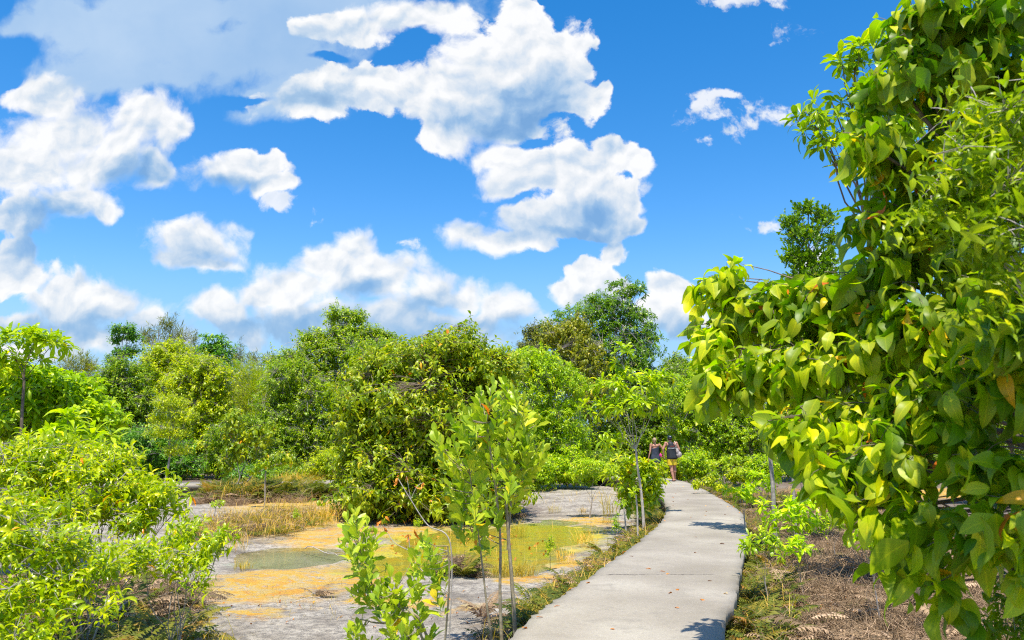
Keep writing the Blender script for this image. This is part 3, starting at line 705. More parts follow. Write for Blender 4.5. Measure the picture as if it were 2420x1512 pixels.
T('tree', 'grey-green tree behind the rosette tree at the left edge', 'tree', 40, 54, [(40,890,60,40),(110,900,44,34),(0,900,40,50),(60,960,90,40)], 'bush', 'bush_olive', seed=16, scale=1.3, r0=.14, fork=.5, group=SKY_G)
# middle row 42-50 m
B = 'bushy trees closing the clearing'
T('tree', 'yellow-green tree crest rising over the left thicket', 'tree', 405, 49, [(400,835,48,34),(370,860,44,40),(440,860,44,40),(400,900,70,50)], 'bush', 'bush_yellow', seed=31, scale=1.25, r0=.14, group=B)
T('tree', 'dark green rounded tree left of the yellow-green crest', 'tree', 290, 46, [(290,890,56,46),(250,930,50,50),(320,950,60,60),(270,1000,70,50),(330,1040,70,50)], 'bush', 'bush_green', seed=32, scale=1.2, r0=.15, group=B)
T('tree', 'full green tree with hanging lobes in the middle of the left thicket', 'tree', 470, 44, [(470,870,50,38),(505,910,48,48),(440,920,54,50),(490,970,60,50),(430,1010,60,50),(510,1040,54,60),(440,1090,60,40)], 'bush', 'bush_yellow', seed=33, scale=1.25, r0=.16, group=B, dens=1.0)
T('tree', 'low cool green tree under the left thicket', 'tree', 340, 41, [(300,1060,70,44),(370,1060,70,50),(250,1090,60,36),(420,1100,60,34),(330,1110,90,28)], 'bush', 'bush_teal', seed=34, scale=.95, r0=.10, group=B)
T('tree', 'open yellow-green young tree between thicket and tall tree', 'tree', 590, 47, [(575,880,40,34),(600,920,40,44),(560,950,44,40),(610,980,50,50)], 'needle', 'bush_yellow', seed=35, scale=.9, r0=.10, fork=.5, group=B, dens=1.5)
T('tree', 'dark green tree low behind the drooping sapling', 'tree', 600, 42, [(560,1030,60,50),(640,1020,60,50),(600,1080,90,40),(540,1100,60,34)], 'bush', 'bush_green', seed=36, scale=1.0, r0=.12, group=B)
T('tree', 'tall tree with a double top and bare pale trunk left of centre', 'tree', 815, 46, [(800,745,34,26),(840,752,30,24),(815,790,50,32),(880,785,36,20),(745,800,36,26),(915,795,26,14),(840,830,80,44),(740,850,66,50),(690,880,60,50),(760,910,80,50)], 'bush', 'bush_green', seed=37, scale=1.15, r0=.19, fork=.52, group=B, dens=.95, barkm='bark_pale', bright=.16)
T('tree', 'broad mid-green tree under the tall double-topped tree', 'tree', 720, 43, [(690,900,62,56),(750,960,70,60),(670,980,60,60),(720,1040,80,56),(780,1050,60,50),(680,1080,60,40)], 'bush', 'bush_green', seed=38, scale=1.0, r0=.15, group=B, bright=.14)
T('tree', 'dark leafy tree hidden behind the big round bush', 'tree', 900, 43, [(900,850,70,50),(960,880,80,60),(880,960,80,70),(1000,960,80,80),(900,1060,90,60)], 'bush', 'bush_green', seed=39, scale=1.2, r0=.15, group=B)
T('tree', 'bright yellow-green tree right behind the big round bush', 'tree', 1270, 34, [(1240,860,50,38),(1290,880,56,46),(1340,920,46,46),(1250,930,60,60),(1320,990,60,50),(1260,1020,60,60),(1340,1050,50,50),(1290,1090,70,30)], 'rosette', 'bush_bright', seed=40, scale=.95, r0=.10, group=B, dens=1.15)
T('tree', 'tall olive and green tree behind the walkers', 'tree', 1420, 44, [(1470,680,42,18),(1500,690,26,14),(1420,710,36,20),(1450,740,60,36),(1400,760,60,44),(1500,765,50,40),(1340,790,50,50),(1440,830,90,60),(1520,820,44,50),(1350,870,70,60),(1440,920,80,70),(1510,900,50,60)], 'rosette', 'rosette_dark', seed=41, scale=1.35, r0=.20, fork=.45, group=B, dens=0.75, barkm='bark_pale')
T('tree', 'olive tree with hanging dull leaves left side of the tall tree by the path', 'tree', 1350, 42, [(1320,800,46,40),(1360,780,40,36),(1370,850,60,60),(1390,930,50,70)], 'droop', 'bush_olive', seed=42, scale=1.1, r0=.14, fork=.5, group=B)
T('tree', 'grey hazy tree peeping left of the tall olive tree', 'tree', 1270, 62, [(1262,790,30,24),(1285,780,24,20),(1260,830,40,34)], 'bush', 'casuarina', seed=43, scale=1.2, r0=.14, fork=.6, group=SKY_G)
T('tree', 'dark green shadowed tree right behind the two walkers', 'tree', 1540, 43, [(1500,960,60,50),(1560,940,50,50),(1600,900,50,44),(1520,1030,60,60),(1590,1030,60,60),(1560,1090,70,36),(1450,1050,70,60),(1400,1080,60,44)], 'bush', 'bush_green', seed=44, scale=1.1, r0=.14, group=B)
T('tree', 'leafy green tree where the walkway bends out of sight', 'tree', 1680, 36, [(1620,950,54,50),(1680,930,60,50),(1740,950,50,50),(1640,1010,56,50),(1700,1010,64,60),(1760,1020,50,60),(1660,1070,60,44),(1730,1080,60,44),(1790,1080,40,40)], 'bush', 'bush_bright', seed=45, scale=.80, r0=.12, group=B, dens=1.1, bright=-.1)
T('tree', 'dark tree in the gap above the walkway bend', 'tree', 1640, 48, [(1600,860,34,24),(1640,890,60,40),(1720,900,60,50),(1800,920,60,60)], 'bush', 'bush_green', seed=46, scale=1.1, r0=.14, group=B)
T('tree', 'round dark green tree top standing alone against the sky at right', 'tree', 1915, 24, [(1910,495,42,28),(1870,525,38,30),(1945,515,38,32),(1900,560,58,42),(1965,565,24,32),(1870,605,40,32),(1925,615,60,40),(1900,660,60,40),(1960,650,40,40)], 'erect', 'rosette_dark', seed=47, scale=1.6, r0=.07, fork=.86, dens=1.5, bright=.1, barkm='bark_brown')
for i, (x, D, lb) in enumerate([(1880, 40, 'green tree half hidden behind the right-hand saplings'), (2040, 38, 'bushy green tree seen through the right-hand leaves'), (2210, 40, 'green tree behind the hanging leaves at far right'), (2380, 38, 'last green tree at the right edge behind the leaves')]):
    T('tree', lb, 'tree', x, D, [(x,850,100,80),(x-50,930,80,80),(x+50,940,80,80),(x,1020,110,70)], 'bush', ['bush_bright', 'bush_green'][i % 2], seed=50+i, scale=1.1, r0=.14, group=B, dens=.8)
# bushes that close the foot of the forest
U = 'low bushes at the foot of the forest'
for i, (x, y, rx, ry, D, m, lb) in enumerate([
    (1340,1110,70,36,33,'bush_bright','low bright bush between the big round bush and the walkway shrub'),
    (1420,1100,50,40,36,'bush_green','low green bush behind the slim sapling by the walkway'),
    (1240,1110,60,50,32,'bush_bright','bright bush touching the right side of the big round bush'),
    (1590,1100,30,40,41,'bush_yellow','yellow-green bush directly beyond the walkers'),
    (1640,1100,34,34,33,'bush_bright','bright upright bush right of the man in yellow shorts'),
    (700,1120,60,24,38,'bush_green','low green bush under the tall double-topped tree'),
    (780,1100,50,40,36,'bush_yellow','yellowish bush left of the big round bush'),
    (160,1090,90,60,34,'bush_teal','cool green bush behind the left foreground shrub'),
    (40,1090,90,70,34,'bush_green','green bush low at the left edge'),
    (600,1120,60,22,39,'bush_teal','flat green bush behind the drooping sapling')]):
    T('bush', lb, 'bush', x, D, [(x,y,rx,ry),(x-rx*.5,y+ry*.3,rx*.6,ry*.7),(x+rx*.5,y+ry*.2,rx*.6,ry*.8)], 'bush', m, seed=60+i, scale=.75, r0=.05, group=U, fork=.2)
for i, (x, y, rx, ry, D, sp, m, lb) in enumerate([
    (110,960,100,70,50,'bush','bush_olive','olive tree filling the gap behind the far left shrubs'),
    (230,960,70,60,51,'bush','bush_green','plain green tree between the olive tree and the left thicket'),
    (560,960,80,60,52,'bush','bush_olive','dull olive tree seen through the open young tree'),
    (650,930,60,50,53,'bush','bush_green','green tree behind the left flank of the tall double-topped tree'),
    (1130,960,110,80,50,'bush','bush_green','dark tree wall behind the big round bush'),
    (1600,1000,90,80,52,'bush','bush_olive','dull tree deep behind the walkway bend')]):
    T('tree', lb, 'tree', x, D, [(x,y,rx,ry),(x-rx*.4,y+ry*.9,rx*.8,ry*.8),(x+rx*.4,y+ry,rx*.8,ry*.8)], sp, m, seed=150+i, scale=1.25, r0=.13, group=B)
# far-off wood behind everything, one mass
def far_wood():
    rng = np.random.default_rng(5); b = Bag(); n = 9000
    x = rng.uniform(-75, 75, n); y = 72 + rng.random(n) * 8
    top = 5.2 + 1.2 * np.sin(x * .35) + .8 * np.sin(x * .9 + 1) + .5 * np.sin(x * 2.3)
    z = top * rng.random(n) ** .7
    C = np.stack([x, y, z], -1); O = norm(np.stack([rng.normal(0, .5, n), -np.ones(n) * .6, rng.random(n) + .3], -1))
    put_leaves(b, C, O, dict(SP['bush'], k=6, L=.42, tail=.6), 0, rng, 1.4)
    o = b.build('forest', MT['bush_green']); tag(o, 'far wood closing the view behind the tree row', 'forest', kind='stuff')
far_wood()

# ------------------------------------------------------------------ clearing: big round bush, saplings, grasses
plant('tree', 'big round bush-like olive-green tree in the middle of the clearing', 'tree', gx(1030, 22.5),
      [VB(1000,870,120,70,22.5,2.2), VB(1080,830,90,55,22.5,1.8), VB(900,900,90,70,22.2,1.8), VB(1160,880,80,60,22.5,1.7), VB(1000,980,170,100,22,2.6), VB(860,1000,70,80,21.8,1.6), VB(1160,980,70,90,22.5,1.7),
       VB(950,1100,130,80,21.5,2.2), VB(860,1110,60,70,21.5,1.5), VB(1120,1090,120,80,22,2.2), VB(880,1165,90,60,20.8,1.6), VB(1010,1175,120,60,20.6,1.6), VB(1140,1165,110,60,21,1.6)],
      'lax', 'droop_far', seed=70, lod=1, scale=1.08, r0=.11, fork=.18, dens=1.25, barkm='bark_brown', stems=5, shell=.5, rough_edge=.34)
plant('sapling', 'thin-stemmed sapling with feathery yellow-green top in front of the left thicket', 'sapling', gx(395, 30), [VB(405,950,50,26,30), VB(380,985,36,24,30), VB(440,985,40,24,30), VB(400,1020,56,22,30), VB(420,1060,40,16,30)], 'alt', 'bush_yellow', seed=71, lod=0, scale=1.6, r0=.045, fork=.55, barkm='bark_grey', dens=.8)
plant('sapling', 'dark sapling with heavy drooping leaves left of the big round bush', 'sapling', gx(560, 27), [VB(548,1000,30,40,27), VB(560,1060,34,36,27), VB(530,1100,22,24,27), VB(620,1030,50,40,27.4), VB(640,1080,40,26,27.4), VB(690,1085,22,20,27)], 'droop', 'droop_far', seed=72, lod=1, scale=1.15, r0=.045, fork=.45, stems=3, dens=.8)
plant('sapling', 'low drooping yellow-leaved plant on a thin pale stem before the thicket', 'sapling', gx(632, 24), [VB(625,1095,30,14,24), VB(660,1080,26,12,24), VB(600,1110,18,10,24)], 'droop', 'droop_near', seed=73, lod=1, scale=.8, r0=.02, fork=.8, dens=.7)
plant('seedling', 'tiny pale rosette seedling alone on the grey mat', 'seedling', gx(512, 19), [VB(514,1190,16,7,19)], 'rosette', 'rosette', seed=74, lod=1, scale=.55, r0=.008, fork=.9, dens=.5)
for i, (x, D, hh, lb) in enumerate([(1075,13.0,.40,'dark fern clump behind the three-stemmed sapling'), (1210,12.7,.30,'short green sedge tuft at the near edge of the pool')]): pass
plant('sapling', 'slim sapling with whorled yellow-green leaves standing left of the walkway', 'sapling', gx(1518, 17.5),
      [VB(1470,845,30,30,17.5,.3), VB(1440,920,44,30,17.5,.4), VB(1500,905,60,30,17.5,.5), VB(1560,905,40,26,17.5,.4), VB(1425,975,40,30,17.5,.4), VB(1530,960,50,26,17.5,.4), VB(1480,965,40,30,17.3,.4), VB(1440,1040,40,16,17.3,.3)],
      'rosette', 'rosette', seed=75, lod=2, scale=1.45, r0=.03, fork=.62, barkm='bark_pale', dens=0.62, lean=(-.15, 0, 0), upb=.6)
T('shrub', 'bright whorled shrub hiding the woman\'s legs at the left edge of the walkway', 'shrub', 1520, 19, [(1490,1100,52,22),(1545,1112,30,24),(1520,1135,50,30),(1465,1140,40,24),(1545,1170,30,34),(1505,1185,40,28)], 'rosette', 'glossy_yellow', seed=76, lod=2, scale=1.4, r0=.02, fork=.3, stems=3, dens=0.9, upb=.9)
T('shrub', 'small-leaved green shrub low between sapling and walkway', 'shrub', 1390, 22, [(1400,1105,44,18),(1360,1120,24,12),(1440,1115,30,16)], 'rosette', 'rosette', seed=77, lod=1, scale=.75, r0=.02, fork=.4, dens=.9)
for i, (bx, D, tx, ty, lb) in enumerate([(1504,15.4,1500,1160,'bare thin pole-like sapling nearest the walkway edge'), (1478,16.5,1470,1190,'second thin bare stem left of the walkway')]):
    T('sapling', lb, 'sapling', bx, D, [(tx,ty,14,8)], 'rosette', 'rosette', seed=80+i, lod=1, scale=.6, r0=.018, fork=.95, dens=.3, barkm='bark_pale')

# three-stemmed sapling in the near middle
def near_sapling():
    rng = np.random.default_rng(91); D = 7.6
    root = empty('sapling', gx(1200, D), 'three-stemmed sapling with upright blunt pale-green leaves beside the near walkway edge', 'sapling')
    wood = Bag(); lb = Bag(); C, O = [], []
    stems = [((1222,1492),(1196,1180),(1200,1020),.022,7.6), ((1188,1500),(1180,1240),(1150,1000),.018,7.55), ((1172,1510),(1135,1300),(1110,1120),.013,7.5), ((1200,1300),(1215,1130),(1235,980),.015,7.62)]
    tips = [(1160,900),(1185,905),(1205,925),(1130,915),(1100,960),(1135,965),(1170,960),(1205,965),(1230,965),(1080,1000),(1110,1010),(1150,1000),(1190,1000),(1225,1000),(1250,990),
            (1045,1035),(1075,1050),(1115,1055),(1150,1050),(1190,1045),(1230,1040),(1262,1050),(1090,1090),(1130,1095),(1175,1090),(1215,1080),(1250,1090),(1075,1130),(1110,1140),(1150,1140),(1200,1125),(1235,1125),(1265,1070),
            (1095,1185),(1130,1180),(1165,1190),(1220,1150),(1060,1090),(1070,1165),(1120,1240),(1150,1250),(1085,1230),(1240,1060),(1140,1030),(1200,1060),(1170,1030),(1050,1060),(1215,1020)]
    nodes = []
    for (a, b, c, r, d) in stems:
        A = at(*a, d); A[2] = max(-.05, A[2]) if a[1] > 1400 else A[2]
        if a[1] > 1400: A = np.array([A[0], d, float(height(A[0], d)) - .03])
        P = spline([A, (A + at(*b, d)) / 2 + rng.normal(0, .02, 3), at(*b, d), at(*c, d)], 8)
        rr = np.linspace(r, r * .4, len(P)); V, F, u = tubes(P[None], rr[None], 8); wood.add(V, F, .5, u); nodes.append(P[len(P) // 2:])
    nodes = np.concatenate(nodes)
    for (x, y) in tips:
        for rep in range(2):
            p = at(1168 + (x - 1168) * 1.13 + rng.normal(0, 9), y + rng.normal(0, 11), D + rng.normal(0, .24)); nn = nodes[(((nodes - p) ** 2).sum(1) + 2.0 * np.maximum(0, nodes[:, 2] - p[2] + .15) ** 2).argmin()]
            d = p - nn; o = norm(d * np.array([.8, .8, .3]) / (np.linalg.norm(d) + 1e-6) + np.array([0, 0, 1.0])); C.append(p); O.append(o)
            m1 = nn + d * .5 + np.array([0, 0, -.03]); P = spline([nn, m1, p - o * .06, p], 3); V, F, u = tubes(P[None], np.linspace(.0055, .002, len(P))[None], 5); wood.add(V, F, .5, u)
    s = dict(SP['erect'], k=12, L=.165, tail=.30, th=(16, 56), grav=-.15)
    put_leaves(lb, np.array(C), np.array(O), s, 2, rng)
    lb.build('crown', MT['obovate'], gx(1200, D), root); wood.build('trunk', MT['bark_tan'], gx(1200, D), root)
near_sapling()
def near_low_sapling():
    rng = np.random.default_rng(92); D = 6.0
    b0 = (at(1060, 1560, D)[0], D, float(height(-.5, D)))
    root = empty('sapling', b0, 'low blunt-leaved sapling at the bottom edge with leafy shoots leaning left', 'sapling')
    wood = Bag(); lb = Bag(); C, O = [], []; nodes = []
    for (pts, r) in [([(1068,1600),(1060,1400),(1058,1290)],.010), ([(1065,1590),(980,1460),(900,1420),(850,1300)],.010), ([(1090,1600),(1000,1480),(950,1440),(930,1400)],.012), ([(1060,1600),(960,1500),(880,1470),(830,1460)],.009)]:
        P = spline([at(x, y, D + rng.normal(0, .1)) if y < 1590 else np.array([b0[0] + rng.normal(0, .03), D, b0[2] - .03]) for (x, y) in pts], 8)
        V, F, u = tubes(P[None], np.linspace(r, r * .45, len(P))[None], 7); wood.add(V, F, .5, u); nodes.append(P[3:])
    nodes = np.concatenate(nodes)
    for (x, y) in [(840,1215),(820,1240),(865,1235),(800,1290),(850,1270),(885,1265),(830,1310),(870,1330),(1000,1270),(1020,1300),(985,1310),(1035,1330),(1010,1340),(880,1370),(920,1350),(940,1380),(900,1410),(850,1390),(830,1400),
                   (960,1410),(990,1400),(1030,1400),(870,1440),(920,1450),(960,1460),(1010,1450),(850,1480),(830,1500),(900,1490),(950,1500),(1020,1490),(940,1430),(975,1340),(905,1380)]:
        for rep in range(2):
            p = at(x + rng.normal(0, 8), y + rng.normal(0, 9), D + rng.normal(0, .15)); nn = nodes[((nodes - p) ** 2).sum(1).argmin()]; d = p - nn
            o = norm(d * .6 / (np.linalg.norm(d) + 1e-6) + np.array([-.15, 0, 1.0])); C.append(p); O.append(o)
            P = spline([nn, nn + d * .5 + np.array([0, 0, -.02]), p], 3); V, F, u = tubes(P[None], np.linspace(.004, .0015, len(P))[None], 4); wood.add(V, F, .5, u)
    put_leaves(lb, np.array(C), np.array(O), dict(SP['erect'], k=11, L=.125, tail=.20, th=(18, 60), grav=-.1), 2, rng)
    lb.build('crown', MT['obovate'], b0, root); wood.build('trunk', MT['bark_tan'], b0, root)
near_low_sapling()
def dead_stick():
    rng = np.random.default_rng(93); D = 6.6
    b0 = np.array([at(1058, 1500, D)[0], D, float(height(-.4, D))])
    root = empty('dead_sapling', b0, 'bare dead pale stem with curled brown leaves arching over the sand', 'dead sapling'); w = Bag(); lb = Bag()
    for pts, r in [([None,(1062,1500),(1064,1285),(1010,1240),(970,1180),(940,1130)],.007), ([(1060,1400),(1020,1370),(975,1320),(965,1270)],.006), ([(965,1300),(930,1280),(905,1240)],.004), ([(970,1180),(985,1150),(1000,1140)],.003), ([(970,1180),(965,1150),(960,1125)],.003)]:
        P = spline([b0 - [0, 0, .05] if p is None else at(*p, D) for p in pts], 7); V, F, u = tubes(P[None], np.linspace(r, r * .5, len(P))[None], 6); w.add(V, F, .5, u)
    P = np.array([at(x, y, D) for x, y in [(940,1130),(945,1122),(960,1125),(1000,1140),(905,1238),(900,1230),(908,1245),(965,1265),(972,1262)]])
    put_leaves(lb, P, rng.normal(0, .3, P.shape) + [0, 0, .2], dict(SP['droop'], k=3, L=.07, tail=.03, curl=1.6, wl=.3), 2, rng)
    w.build('stem', MT['bark_pale'], b0, root); lb.build('withered_leaves', MT['litter'], b0, root)
dead_stick()

# ------------------------------------------------------------------ left foreground shrubs
LG = 'yellow-green shrubs along the left'
plant('tree', 'slender tree with starry leaf whorls on top at the left edge', 'tree', gx(60, 11.5),
      [VB(20,815,40,22,11.5,.35), VB(80,800,46,22,11.5,.4), VB(125,810,28,20,11.5,.3), VB(50,850,60,14,11.5,.4,.6), VB(15,870,30,16,11.5,.3)], 'rosette', 'rosette', seed=101, lod=2, scale=1.2, r0=.026, fork=.87, dens=0.95, upb=.8, barkm='bark_brown')
plant('shrub', 'far shrub of whorled yellow-green leaves below the slender left tree', 'shrub', gx(110, 12.5),
      [VB(40,940,70,50,12.5,.8), VB(130,930,60,46,12.5,.8), VB(190,960,50,40,12.5,.7), VB(90,1000,90,60,12.3,.9), VB(200,1020,50,50,12.5,.7), VB(30,1050,70,60,12.4,.9), VB(60,900,80,36,12.5,.7), VB(180,920,50,34,12.6,.6), VB(250,1000,40,40,12.5,.5)], 'rosette', 'bush_bright', seed=102, lod=2, scale=1.05, r0=.03, fork=.25, stems=3, dens=1.2, group=LG)
plant('shrub', 'big-whorled pale shrub sticking up at the middle of the left thicket', 'shrub', gx(165, 8.5),
      [VB(160,990,24,16,8.5,.2,.5), VB(175,1040,60,26,8.5,.5), VB(230,1050,40,30,8.5,.4), VB(120,1060,50,40,8.5,.4)], 'rosette', 'rosette', seed=103, lod=2, scale=1.35, r0=.02, fork=.5, stems=2, dens=0.5, upb=.9, group=LG)
plant('shrub', 'wide yellow-green shrub with glossy leaves reaching right over the dead ferns', 'shrub', gx(230, 7.6),
      [VB(110,1110,110,60,7.6,.7), VB(240,1100,80,50,7.7,.6), VB(320,1140,70,40,7.8,.5), VB(390,1160,50,36,7.8,.4), VB(220,1190,110,50,7.4,.7), VB(330,1220,70,44,7.6,.5), VB(60,1190,90,60,7.3,.7), VB(420,1200,30,20,7.8,.3,.7), VB(160,1060,80,40,7.8,.6), VB(60,1080,80,50,7.6,.6), VB(290,1080,50,36,7.9,.4)],
      'alt', 'glossy_yellow', seed=104, lod=2, scale=1.12, r0=.022, fork=.25, stems=4, dens=0.75, barkm='bark_grey', group=LG)
plant('shrub', 'nearest yellow-green shrub filling the bottom left corner', 'shrub', gx(60, 5.4) ,
      [VB(60,1280,110,80,5.6,.6), VB(170,1290,80,60,5.8,.5), VB(40,1400,100,70,5.3,.5), VB(150,1390,70,50,5.5,.4), VB(250,1330,60,40,5.8,.4,.8), VB(20,1200,80,60,5.6,.5), VB(120,1470,90,50,5.2,.4,.6), VB(10,1490,70,50,5.1,.4,.8), VB(250,1420,60,30,5.6,.3,.5)],
      'alt', 'glossy_yellow', seed=105, lod=3, scale=.95, r0=.018, fork=.25, stems=4, dens=0.62, barkm='bark_grey', group=LG)
plant('shrub', 'arching branch of glossy leaves low over the orange strip', 'shrub', gx(330, 6.6),
      [VB(330,1300,60,34,6.6,.4,.8), VB(420,1320,50,26,6.7,.35,.8), VB(480,1300,40,26,6.9,.3,.8), VB(520,1270,34,26,7.0,.3,.8), VB(400,1270,50,26,6.9,.35,.7), VB(450,1240,40,20,7.2,.3,.6), VB(470,1360,30,22,6.6,.3,.6)],
      'alt', 'glossy_yellow', seed=106, lod=2, scale=1.0, r0=.016, fork=.3, stems=2, dens=0.8, barkm='bark_grey', group=LG)

# ------------------------------------------------------------------ right side of the walkway
RG = 'young plants along the right edge of the walkway'
T('shrub', 'low bright whorled plant right of the walkway, nearest the bend', 'shrub', 1752, 14.6, [(1740,1165,30,16),(1770,1160,30,14),(1755,1185,34,14)], 'rosette', 'obovate_bright', seed=111, lod=2, scale=1.0, r0=.014, fork=.7, dens=0.55, group=RG, upb=.9)
T('shrub', 'leafy green shrub with blunt leaves right of the walkway', 'shrub', 1862, 12.6, [(1840,1200,46,22),(1890,1195,40,20),(1860,1235,50,24),(1910,1230,34,20)], 'rosette', 'obovate_bright', seed=112, lod=2, scale=.95, r0=.016, fork=.45, stems=2, dens=0.5, group=RG, upb=.8)
T('shrub', 'upright pale shrub just past the walkers on the right', 'shrub', 1700, 27, [(1700,1095,30,14),(1690,1130,20,14),(1730,1085,24,10)], 'rosette', 'rosette', seed=113, lod=0, scale=.9, r0=.018, fork=.5, dens=.8, group=RG)
T('shrub', 'orange-tinged round shrub by the walkway bend', 'shrub', 1640, 24, [(1645,1140,12,12),(1675,1135,18,16),(1700,1150,18,12)], 'droop', 'bush_yellow', seed=114, lod=0, scale=.7, r0=.012, fork=.4, dens=1.0, group=RG)
T('sapling', 'young tree with a straight grey ringed trunk right of the walkway', 'sapling', 1826, 13.2, [(1690,900,50,40,1.0,.5),(1750,880,60,40,.6,.5),(1800,920,60,50,0,.6),(1660,860,34,30,1.2,.4),(1720,950,50,30,.5,.5)], 'rosette', 'rosette', seed=115, lod=2, lean=(-.10, 0, 0), scale=1.3, r0=.036, fork=.75, dens=0.45, group='ringed grey trunks right of the walkway')
T('sapling', 'second ringed grey trunk behind the hanging leaves', 'sapling', 1866, 15.5, [(1880,960,60,50),(1930,930,60,60),(1850,900,50,40)], 'rosette', 'rosette', seed=116, lod=2, lean=(.08, 0, 0), scale=1.3, r0=.032, fork=.75, dens=0.45, group='ringed grey trunks right of the walkway')
for i, (x, y, rx, ry, D, m, lb) in enumerate([
    (1800,1105,50,34,22,'bush_bright','bright bush behind the two ringed grey trunks'),(1900,1090,60,40,24,'bush_green','green bush right of the ringed grey trunks, under the hanging leaves'),
    (2010,1080,70,44,25,'bush_bright','bush in the gap below the hanging leaves at right'),(2160,1090,80,44,26,'bush_green','bush deep behind the hanging leaves'),(2330,1100,90,40,26,'bush_olive','olive bush low at the right edge behind the leaves'),
    (1745,1120,30,22,24,'bush_yellow','small yellowish bush between walkway bend and grey trunks')]):
    T('bush', lb, 'bush', x, D, [(x,y,rx,ry),(x-rx*.5,y+ry*.4,rx*.6,ry*.6),(x+rx*.5,y+ry*.3,rx*.6,ry*.7)], 'bush', m, seed=160+i, scale=.62, r0=.03, group=U, fork=.2, lod=0)
T('tree', 'tree with whorled leaves reaching out high behind the right-hand branches', 'tree', 2150, 9.5,
  [(2020,120,40,22,0,.3),(2060,160,50,22,0,.35),(1990,150,20,14,0,.2,),(2090,115,40,22,0,.3),(1910,265,44,26,0,.35),(1965,235,50,30,0,.4),(1990,290,60,34,0,.4),(1930,310,40,24,0,.3),(2050,240,60,50,0,.5),(1960,350,50,26,0,.4),(1995,385,40,20,0,.3),(2100,320,80,80,0,.6),(2120,200,70,70,0,.6)],
  'rosette', 'rosette', seed=117, lod=2, scale=1.45, r0=.045, fork=.72, dens=0.4, upb=.5, barkm='bark_brown', bright=-.12)
plant('tree', 'near tree with big drooping leaves overhanging the right of the walkway', 'tree', (4.6, 4.4, 0),
      [VB(1700,680,60,70,6.0,.4), VB(1760,740,80,80,5.9,.5), VB(1690,800,60,60,5.8,.4), VB(1850,760,90,80,5.6,.6), VB(1790,880,90,80,5.4,.5), VB(1700,900,50,60,5.6,.35), VB(1900,880,90,90,5.2,.6), VB(1980,760,90,90,5.2,.6),
       VB(1990,980,90,90,4.8,.5), VB(2080,850,110,100,4.8,.6), VB(2070,640,80,90,4.9,.5), VB(1880,1010,70,60,4.9,.4), VB(1960,1110,70,60,4.6,.35), VB(2080,1080,90,80,4.4,.4), VB(2030,1190,70,40,4.4,.3,.8), VB(2150,1180,70,60,4.2,.35),
       VB(2200,1000,110,110,4.3,.55), VB(2190,780,110,110,4.4,.6), VB(2320,900,110,120,4.0,.6), VB(2310,1080,90,80,3.9,.45), VB(2200,560,100,110,4.5,.6), VB(2350,650,100,130,4.2,.7), VB(2200,1290,40,50,4.0,.2,.7), VB(2270,1230,40,40,3.9,.2,.7),
       VB(2060,500,60,70,4.6,.4,.7), VB(2060,330,60,80,4.4,.35,.7), VB(2120,180,80,90,4.3,.45), VB(2180,40,110,80,4.2,.5), VB(2330,60,110,90,4.1,.6), VB(2240,200,90,100,4.3,.5), VB(2400,1200,40,80,3.5,.3), VB(2400,800,60,120,3.6,.3), VB(2300,330,110,120,4.4,.5), VB(2400,420,70,160,4.2,.5), VB(2100,760,80,80,4.6,.4), VB(2140,930,80,80,4.4,.4), VB(2130,400,80,80,4.5,.4), VB(2390,1330,40,60,3.6,.25), VB(2250,450,90,90,4.5,.5), VB(1900,695,60,40,5.3,.35), VB(1830,690,50,36,5.6,.3), VB(1960,700,60,44,5.1,.35), VB(2410,170,50,90,4.0,.4), VB(2130,1270,44,44,4.2,.2,.7), VB(2330,1230,60,60,3.8,.3,.8), VB(2400,1290,40,60,3.6,.25,.8), VB(2200,1370,24,34,4.0,.12,.6)],
      'droop', 'droop_near', seed=120, lod=3, scale=1.02, r0=.07, bright=lambda C: np.clip((2.5 - C[:, 0]) * .24, -.10, .20), fork=.55, dens=.92, barkm='bark_brown', shell=.6, lean=(-.35, -.5, 0), back=.8, upb=.15)  # sun-exposed left of the crown made yellower in the leaf colour itself
plant('tree', 'fine-leaved tree spreading pale narrow leaves at the upper right', 'tree', (3.2, 3.4, 0),
      [VB(2330,330,110,130,3.4,.4), VB(2260,420,90,110,3.3,.35), VB(2390,480,90,140,3.2,.4), VB(2200,460,60,60,3.4,.25), VB(2330,570,80,80,3.2,.3), VB(2250,300,70,70,3.5,.3), VB(2400,250,60,90,3.3,.3), VB(2380,650,60,60,3.2,.3,.6)],
      'fine', 'fine_near', seed=121, lod=2, scale=1.4, r0=.018, fork=.78, dens=.75, barkm='bark_pale', shell=.6)
plant('sapling', 'dark-leaved sprig rising in the bottom right corner', 'sapling', (3.05, 4.6, 0), [VB(2400,1330,34,70,4.3,.2), VB(2370,1420,34,40,4.3,.2), VB(2330,1490,40,30,4.3,.2), VB(2400,1480,40,40,4.2,.2)], 'alt', 'bush_green', seed=122, lod=3, scale=.9, r0=.012, fork=.4, dens=.6)

